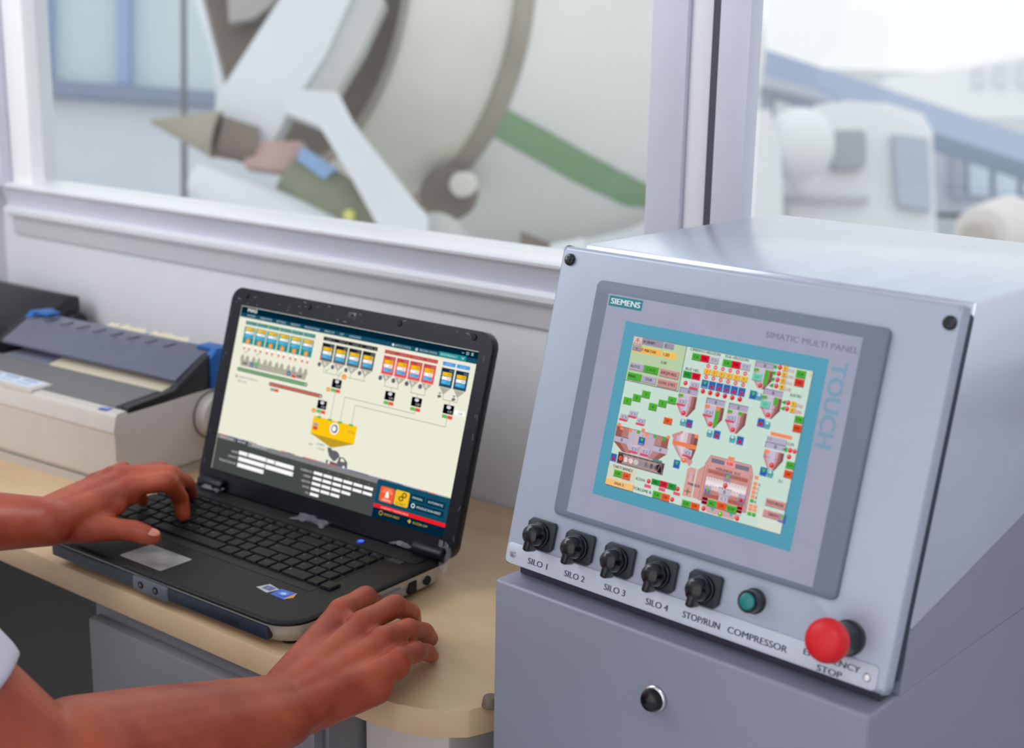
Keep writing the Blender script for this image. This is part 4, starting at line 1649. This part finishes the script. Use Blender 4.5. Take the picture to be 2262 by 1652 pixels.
for sgn in (-.45, .45):
    a_ = Cc + uu * sgn - ax * .6
    c_ = Cc + uu * sgn + ax * 2.5
    a_ = Vector((a_.x, a_.y, GZ + 1.15))
    c_ = Vector((c_.x, c_.y, GZ + 1.15))
    g.cyl(a_, c_, .10, .10, M_brown, seg=8)
tb(g, 'chassis')
for s_ in (.2, 1.3, 2.4):
    for sgn in (-1.0, 1.0):
        q = Cc + ax * s_ + uu * sgn
        g = G()
        q = Vector((q.x, q.y, GZ + .5))
        g.cyl(q - uu * .15, q + uu * .15, .5, .5, M_rub, bev=.05)
        g.cyl(q - uu * .16, q + uu * .16, .22, .22, M_tw2)
        tb(g, 'wheel')
g = G()
plate(g, [(1150, 510), (1225, 540), (1240, 620), (1140, 620)], 5.0, .2, M_brown)
plate(g, [(1215, 540), (1290, 525), (1300, 620), (1215, 620)], 4.9, .2, M_tw)
tb(g, 'ladder_platform')

g = G()
g.cyl(at(405, -150, 8), at(408, 700, 8.05), .016, .02, mat('pole_grey', (120, 116, 122), .6))
g.build('flag_pole', label='thin grey pole standing left of the mixer truck', cat='pole')

# building left
bl = thing('office_building', 'pale building with blue window posts at the far left outside', 'building', at(200, 600, 18))
BI = Matrix.Translation(-at(200, 600, 18))


def bb(g, name, par, I, **k):
    for v in g.bm.verts:
        v.co = I @ v.co
    return g.build(name, par, **k)


g = G()
plate(g, [(-250, 175), (520, 232), (520, 640), (-250, 620)], 18.1, 4, mat('pale_wall', (206, 212, 218), .8, noise=.03, nscale=.6))
bb(g, 'lower_wall', bl, BI)
g = G()
plate(g, [(-250, -260), (520, -260), (520, 205), (-250, 148)], 18.2, 4, mat('pale_glass', (200, 214, 218), .3))
bb(g, 'glazing', bl, BI)
g = G()
plate(g, [(-250, 148), (520, 205), (520, 236), (-250, 184)], 17.9, .4, mat('blue_grey_band', (136, 146, 170), .7))
bb(g, 'sill_band', bl, BI)
for x0 in (-110, 83, 258):
    g = G()
    plate(g, [(x0, -260), (x0 + 26, -260), (x0 + 26, 186), (x0, 184)], 18.0, .2, mat('blue_post', (150, 172, 208), .6))
    bb(g, 'window_post', bl, BI)

# second truck on the right
t2 = thing('white_truck', 'white truck cab parked outside beyond the right window pane', 'truck', at(1850, 560, 11))
I2 = Matrix.Translation(-at(1850, 560, 11))
M_pale = mat('pale_white', (236, 237, 238), .5)  # near-white paint stands in for haze over the truck
g = G()
plate(g, [(1800, 232), (1870, 222), (1960, 228), (2040, 252), (2060, 290), (2068, 480), (2075, 700), (1745, 700), (1745, 400), (1790, 330)], 11, 2.0, M_pale)
bb(g, 'cab', t2, I2)
g = G()
plate(g, [(1838, 296), (1845, 288), (1908, 288), (1913, 296), (1913, 362), (1906, 372), (1850, 374), (1838, 364)], 10.9, .1, mat('pale_dark_glass', (172, 174, 182), .4))
bb(g, 'side_window', t2, I2)
g = G()
plate(g, [(1975, 296), (2050, 306), (2058, 465), (1985, 452)], 10.9, .1, mat('pale_blue_glass', (184, 192, 206), .2))
bb(g, 'windscreen', t2, I2)
g = G()
plate(g, [(1740, 432), (1920, 432), (1920, 446), (1740, 446)], 10.9, .1, mat('pale_grey_trim', (198, 200, 204), .6))
bb(g, 'side_trim', t2, I2)
g = G()
g.ball(at(1765, 320, 10.6), .27, M_pale, sc=(1, 1, 1.05))
g.cyl(at(1765, 330, 10.6), at(1780, 425, 10.7), .24, .07, M_pale)
bb(g, 'water_tank', t2, I2)
g = G()
plate(g, [(1600, 255), (1700, 240), (1725, 320), (1735, 700), (1600, 700)], 10.4, 1.5, M_pale)
bb(g, 'tank_body', t2, I2)
for x_ in (1700, 1980):
    g = G()
    q = at(x_, 900, 11.3)
    q.z = GZ + .5
    g.cyl(q - RF * .2, q + RF * .2, .5, .5, M_rub, bev=.04)
    bb(g, 'wheel', t2, I2)

# conveyor gallery, sheds; their paleness is painted haze
g = G()
plate(g, [(1560, 66), (2400, 340), (2400, 402), (1560, 128)], 22, 1.2, mat('pale_blue_steel', (176, 190, 214), .7))
plate(g, [(1560, 130), (1800, 196), (1860, 232), (1560, 160)], 21.8, .6, mat('pale_steel', (196, 202, 212), .7))
for x_, y_ in ((1700, 160), (2330, 370)):
    a_ = at(x_, y_, 22.4)
    g.cyl(a_, Vector((a_.x, a_.y, GZ)), .12, .12, mat('pale_steel', (196, 202, 212), .7))
g.build('conveyor_gallery', label='pale blue sloping conveyor gallery behind the parked truck', cat='conveyor')
sh = thing('shed', 'pale shed with tall windows right of the parked truck', 'building', at(2200, 560, 24.5))
I3 = Matrix.Translation(-at(2200, 560, 24.5))
g = G()
plate(g, [(2010, 300), (2420, 330), (2420, 470), (2010, 470)], 24.5, 4, mat('pale_shed_wall', (212, 216, 226), .8))
bb(g, 'wall', sh, I3)
for x0 in (2140, 2200, 2262, 2330):
    g = G()
    plate(g, [(x0, 318), (x0 + 46, 321), (x0 + 46, 432), (x0, 430)], 24.3, .15, mat('pale_window', (214, 226, 240), .3))
    bb(g, 'window', sh, I3)
g = G()
plate(g, [(2108, 320), (2132, 322), (2132, 440), (2108, 438)], 24.2, .2, mat('post_grey', (176, 180, 192), .7))
bb(g, 'post', sh, I3)
g = G()
plate(g, [(1960, 170), (2130, 150), (2420, 90), (2420, 270), (1960, 260)], 55, 8, mat('far_white_wall', (244, 244, 244), .9))
for k in range(5):
    plate(g, [(2150 + k * 50, 150 - k * 8), (2175 + k * 50, 146 - k * 8), (2175 + k * 50, 190), (2150 + k * 50, 190)], 54.8, .3, mat('far_window', (224, 226, 230), .9))
g.build('far_building', label='hazy white building far off at the top right', cat='building')
g = G()
q0, q1 = at(2165, 520, 9.5), at(2230, 505, 9.9)
g.cyl(q0, q1, .20, .24, mat('pale_pink_drum', (228, 218, 216), .7), bev=.03)
g.cyl(at(2150, 522, 9.4), at(2165, 520, 9.5), .09, .10, mat('pale_brown', (196, 186, 176), .8))
g.cyl(at(2200, 512, 9.7), Vector((q1.x, q1.y, GZ)), .05, .05, mat('pale_steel', (196, 202, 212), .7))
g.build('round_tank', label='pale round tank low at the right edge outside', cat='tank')

# ------------------------------------------------------------------ the operator
def capsule(g, p0, p1, r0, r1, M, flat=1.0, seg=20):
    p0, p1 = Vector(p0), Vector(p1)
    d = p1 - p0
    L = max(d.length, 1e-5)
    q = d.to_track_quat('Z', 'Y').to_matrix().to_4x4()
    prof_ = []
    for i in range(7):
        a = -math.pi / 2 + math.pi / 2 * i / 6
        prof_.append((r0 * math.cos(a), r0 * math.sin(a)))
    for i in range(7):
        a = math.pi / 2 * i / 6
        prof_.append((r1 * math.cos(a), L + r1 * math.sin(a)))
    prof_[0] = (0, prof_[0][1])
    prof_[-1] = (0, prof_[-1][1])
    g.lathe(prof_, M, Matrix.Translation(p0) @ q, seg=seg)


def chain(g, pts, M):
    for (p, r), (q, t) in zip(pts, pts[1:]):
        capsule(g, p, q, r, t, M)


def voxel(o, size, smooth):
    m_ = o.modifiers.new('remesh', 'REMESH')
    m_.mode = 'VOXEL'
    m_.voxel_size = size
    m_.use_smooth_shade = True
    if smooth:
        k = o.modifiers.new('smooth', 'SMOOTH')
        k.factor = .5
        k.iterations = smooth


V = Vector
PB = V((-1.13, .24, 0))
who = thing('person', 'person in a white short-sleeved shirt with both bare hands at the laptop', 'person', PB)
# joints, left arm
LW = V((-1.153, .719, .815))
LE = V((-1.40, .585, .792))
LS = V((-1.32, .27, 1.10))
LI = [V((-1.138, .808, .831)), onz(370, 1063, .837), onz(398, 1100, .808), onz(405, 1137, .7905)]
LMd = [V((-1.156, .818, .837)), onz(378, 1049, .840), onz(412, 1068, .812), onz(421, 1090, .7905)]
LR = [V((-1.173, .814, .834))] + [p + V((-.019, .003, 0)) for p in LMd[1:]]
LPk = [V((-1.188, .803, .827)), V((-1.186, .838, .833)), V((-1.189, .855, .812)), V((-1.189, .862, .7905))]
LTh = [onz(120, 1168, .806), onz(225, 1166, .803), onz(295, 1172, .799), onz(340, 1187, .7935)]
# joints, right arm
RW = V((-.750, .660, .773))
RE = V((-.752, .452, .809))
RS = V((-.93, .27, 1.09))
RI = [onz(752, 1350, .803), onz(808, 1318, .795), onz(828, 1332, .775), onz(838, 1347, .7585)]
RM = [onz(800, 1378, .805), onz(872, 1338, .803), onz(907, 1354, .785), onz(914, 1382, .7585)]
RRg = [onz(843, 1412, .80), onz(902, 1390, .793), onz(938, 1396, .775), onz(951, 1411, .7580)]
RP = [onz(878, 1455, .792), onz(918, 1440, .785), onz(943, 1440, .772), onz(954, 1449, .7575)]
RTh = [RW + V((-.018, .012, 0)), onz(705, 1440, .785), onz(735, 1378, .775), onz(760, 1345, .762)]
g = G()
for W_, E_, S_, F_, T_ in ((LW, LE, LS, (LI, LMd, LR, LPk), LTh), (RW, RE, RS, (RI, RM, RRg, RP), RTh)):
    side = (F_[3][0] - F_[0][0]).normalized()
    wr = .0185
    capsule(g, W_ - side * .011, W_ + side * .011, wr + .003, wr + .003, M_skin)
    mid = W_.lerp(E_, .55)
    for o_ in (-.012, .012):
        chain(g, [(W_ + side * o_, .0225), (W_.lerp(E_, .25) + side * o_, .0280), (mid + side * o_ * .8, .036), (W_.lerp(E_, .85) + side * o_ * .5, .043), (E_, .040)], M_skin)
    chain(g, [(W_, .0245), (W_.lerp(E_, .25), .0315), (mid, .040), (W_.lerp(E_, .85), .0455), (E_, .041)], M_skin)
    chain(g, [(E_, .041), (E_.lerp(S_, .35), .046), (E_.lerp(S_, .7), .052), (S_, .060)], M_skin)
    rk = (.0118, .0120, .0114, .0102)
    for i, f in enumerate(F_):
        r = rk[i]
        base = W_.lerp(f[0], .18) + side * (.010 * (i - 1.5)) * .7
        capsule(g, base, f[0] - V((0, 0, .004)), .0165, r + .0012, M_skin)
        capsule(g, W_.lerp(f[0], .4), f[0].lerp(f[1], .05) - V((0, 0, .008)), .0150, r, M_skin)
        r1, r2, r3 = r * .86, r * .76, r * .66
        chain(g, [(f[0], r), (f[0].lerp(f[1], .5), r * .86), (f[1], r * .90), (f[1].lerp(f[2], .5), r2), (f[2], r2 * 1.03), (f[3], r3)], M_skin)
    capsule(g, W_.lerp(F_[3][0], .1) - V((0, 0, .006)), W_.lerp(F_[3][0], .8) + V((.004, -.004, -.012)), .022, .016, M_skin)
    # web between the fingers and the ball of the thumb
    for a_, b_ in zip(F_, F_[1:]):
        capsule(g, a_[0] - V((0, 0, .006)), b_[0] - V((0, 0, .006)), .0095, .0095, M_skin)
    chain(g, [(T_[0], .0155), (T_[1], .0140), (T_[1].lerp(T_[2], .5), .0112), (T_[2], .0112), (T_[2].lerp(T_[3], .6), .0104), (T_[3], .0078)], M_skin)
    capsule(g, T_[0], F_[0][0].lerp(T_[1], .45), .016, .011, M_skin)
    capsule(g, T_[0].lerp(T_[1], .5), F_[0][0].lerp(W_, .45), .015, .012, M_skin)
# trunk, neck, head
chest = PB + V((0, .01, 1.00))
hip = PB + V((0, -.04, .58))
for sx_ in (-1, 1):
    chain(g, [(hip + V((.06 * sx_, 0, 0)), .115), (chest + V((.065 * sx_, 0, -.16)), .100), (chest + V((.075 * sx_, .01, .02)), .098), (V((PB.x + .11 * sx_, .25, 1.10)), .060)], M_skin)
chain(g, [(LS, .055), (PB + V((-.05, .01, 1.15)), .055), (PB + V((.05, .01, 1.15)), .055), (RS, .055)], M_skin)
nk = PB + V((0, .02, 1.16))
hd = PB + V((0, .065, 1.33))
chain(g, [(nk, .058), (hd - V((0, .02, .08)), .052)], M_skin)
capsule(g, hd + V((0, -.02, .025)), hd + V((0, .005, -.02)), .088, .078, M_skin)
capsule(g, hd + V((0, .02, -.02)), hd + V((0, .042, -.085)), .062, .034, M_skin)
chain(g, [(hd + V((0, .085, .015)), .008), (hd + V((0, .104, -.028)), .012), (hd + V((0, .092, -.036)), .012)], M_skin)
capsule(g, hd + V((-.020, .078, -.062)), hd + V((.020, .078, -.062)), .009, .009, M_skin)
for sx_ in (-1, 1):
    capsule(g, hd + V((.082 * sx_, -.012, .012)), hd + V((.080 * sx_, -.006, -.026)), .014, .010, M_skin)
    chain(g, [(hip + V((.08 * sx_, 0, -.02)), .095), (PB + V((.11 * sx_, .30, .50)), .070), (PB + V((.12 * sx_, .30, .12)), .048), (PB + V((.12 * sx_, .28, .06)), .040)], M_skin)
    chain(g, [(PB + V((.12 * sx_, .27, .045)), .040), (PB + V((.13 * sx_, .40, .03)), .028)], M_skin)
for v in g.bm.verts:
    v.co -= PB
body = g.build('body', who, sharp=False)
voxel(body, .0024, 8)

g = G()
hem = V((-.797, .413, .905))
for sx_ in (-1, 1):
    chain(g, [(hip + V((.062 * sx_, 0, -.03)), .130), (chest + V((.068 * sx_, 0, -.16)), .114), (chest + V((.078 * sx_, .01, .02)), .112), (V((PB.x + .11 * sx_, .25, 1.105)), .072)], M_shirt)
chain(g, [(LS, .070), (PB + V((-.06, .01, 1.14)), .062), (PB + V((.06, .01, 1.14)), .062), (RS, .070)], M_shirt)
chain(g, [(RS, .070), (RE.lerp(RS, .50), .062)], M_shirt)
g.cyl(RE.lerp(RS, .165), RE.lerp(RS, .55), .051, .062, M_shirt)
chain(g, [(LS, .070), (LE.lerp(LS, .43), .063)], M_shirt)
for v in g.bm.verts:
    v.co -= PB
shirt = g.build('t_shirt', who, sharp=False)
voxel(shirt, .006, 4)
g = G()
for sx_ in (-1, 1):
    chain(g, [(hip + V((.08 * sx_, 0, -.03)), .108), (PB + V((.11 * sx_, .30, .50)), .084), (PB + V((.12 * sx_, .30, .12)), .064)], M_trous)
for v in g.bm.verts:
    v.co -= PB
tr_ = g.build('trousers', who, sharp=False)
voxel(tr_, .008, 4)
g = G()
for sx_ in (-1, 1):
    chain(g, [(PB + V((.12 * sx_, .26, .050)), .050), (PB + V((.13 * sx_, .41, .036)), .036)], M_trous)
for v in g.bm.verts:
    v.co -= PB
sh_ = g.build('shoes', who, sharp=False)
voxel(sh_, .006, 3)
g = G()
capsule(g, hd + V((0, -.030, .045)), hd + V((0, -.045, -.02)), .092, .082, M_hair)
for v in g.bm.verts:
    v.co -= PB
g.build('hair', who, sharp=False)
for sx_ in (-1, 1):
    g = G()
    g.ball(hd + V((.030 * sx_, 0.067, .012)) - PB, .011, M_white, sub=2)
    g.ball(hd + V((.030 * sx_, .0755, .012)) - PB, .0045, M_rub, sub=2)
    g.build('eye', who, sharp=False)
# thumb nail of the left hand
g = G()
d_ = (LTh[3] - LTh[2]).normalized()
up_ = (V((.35, -.25, .9)) - d_ * V((.35, -.25, .9)).dot(d_)).normalized()
sd_ = d_.cross(up_)
cN = LTh[3] + up_ * .0070 - d_ * .001 - PB
NM = Matrix(((d_.x, sd_.x, up_.x, cN.x), (d_.y, sd_.y, up_.y, cN.y), (d_.z, sd_.z, up_.z, cN.z), (0, 0, 0, 1)))
g.ball((0, 0, 0), .0062, M_nail, NM, sc=(1.15, .85, .30), sub=3)
g.build('thumbnail', who, sharp=False)

st_ = thing('stool', 'round black stool under the person at the counter', 'stool', PB + V((0, -.04, 0)))
g = G()
g.lathe([(0, .440), (.17, .440), (.185, .430), (.185, .405), (.17, .39), (0, .39)], M_black)
g.build('seat', st_)
g = G()
g.cyl((0, 0, .03), (0, 0, .39), .025, .025, M_chrome)
g.build('column', st_)
g = G()
g.lathe([(0, .03), (.20, .012), (.20, 0), (0, 0)], M_chrome)
g.build('foot_plate', st_)
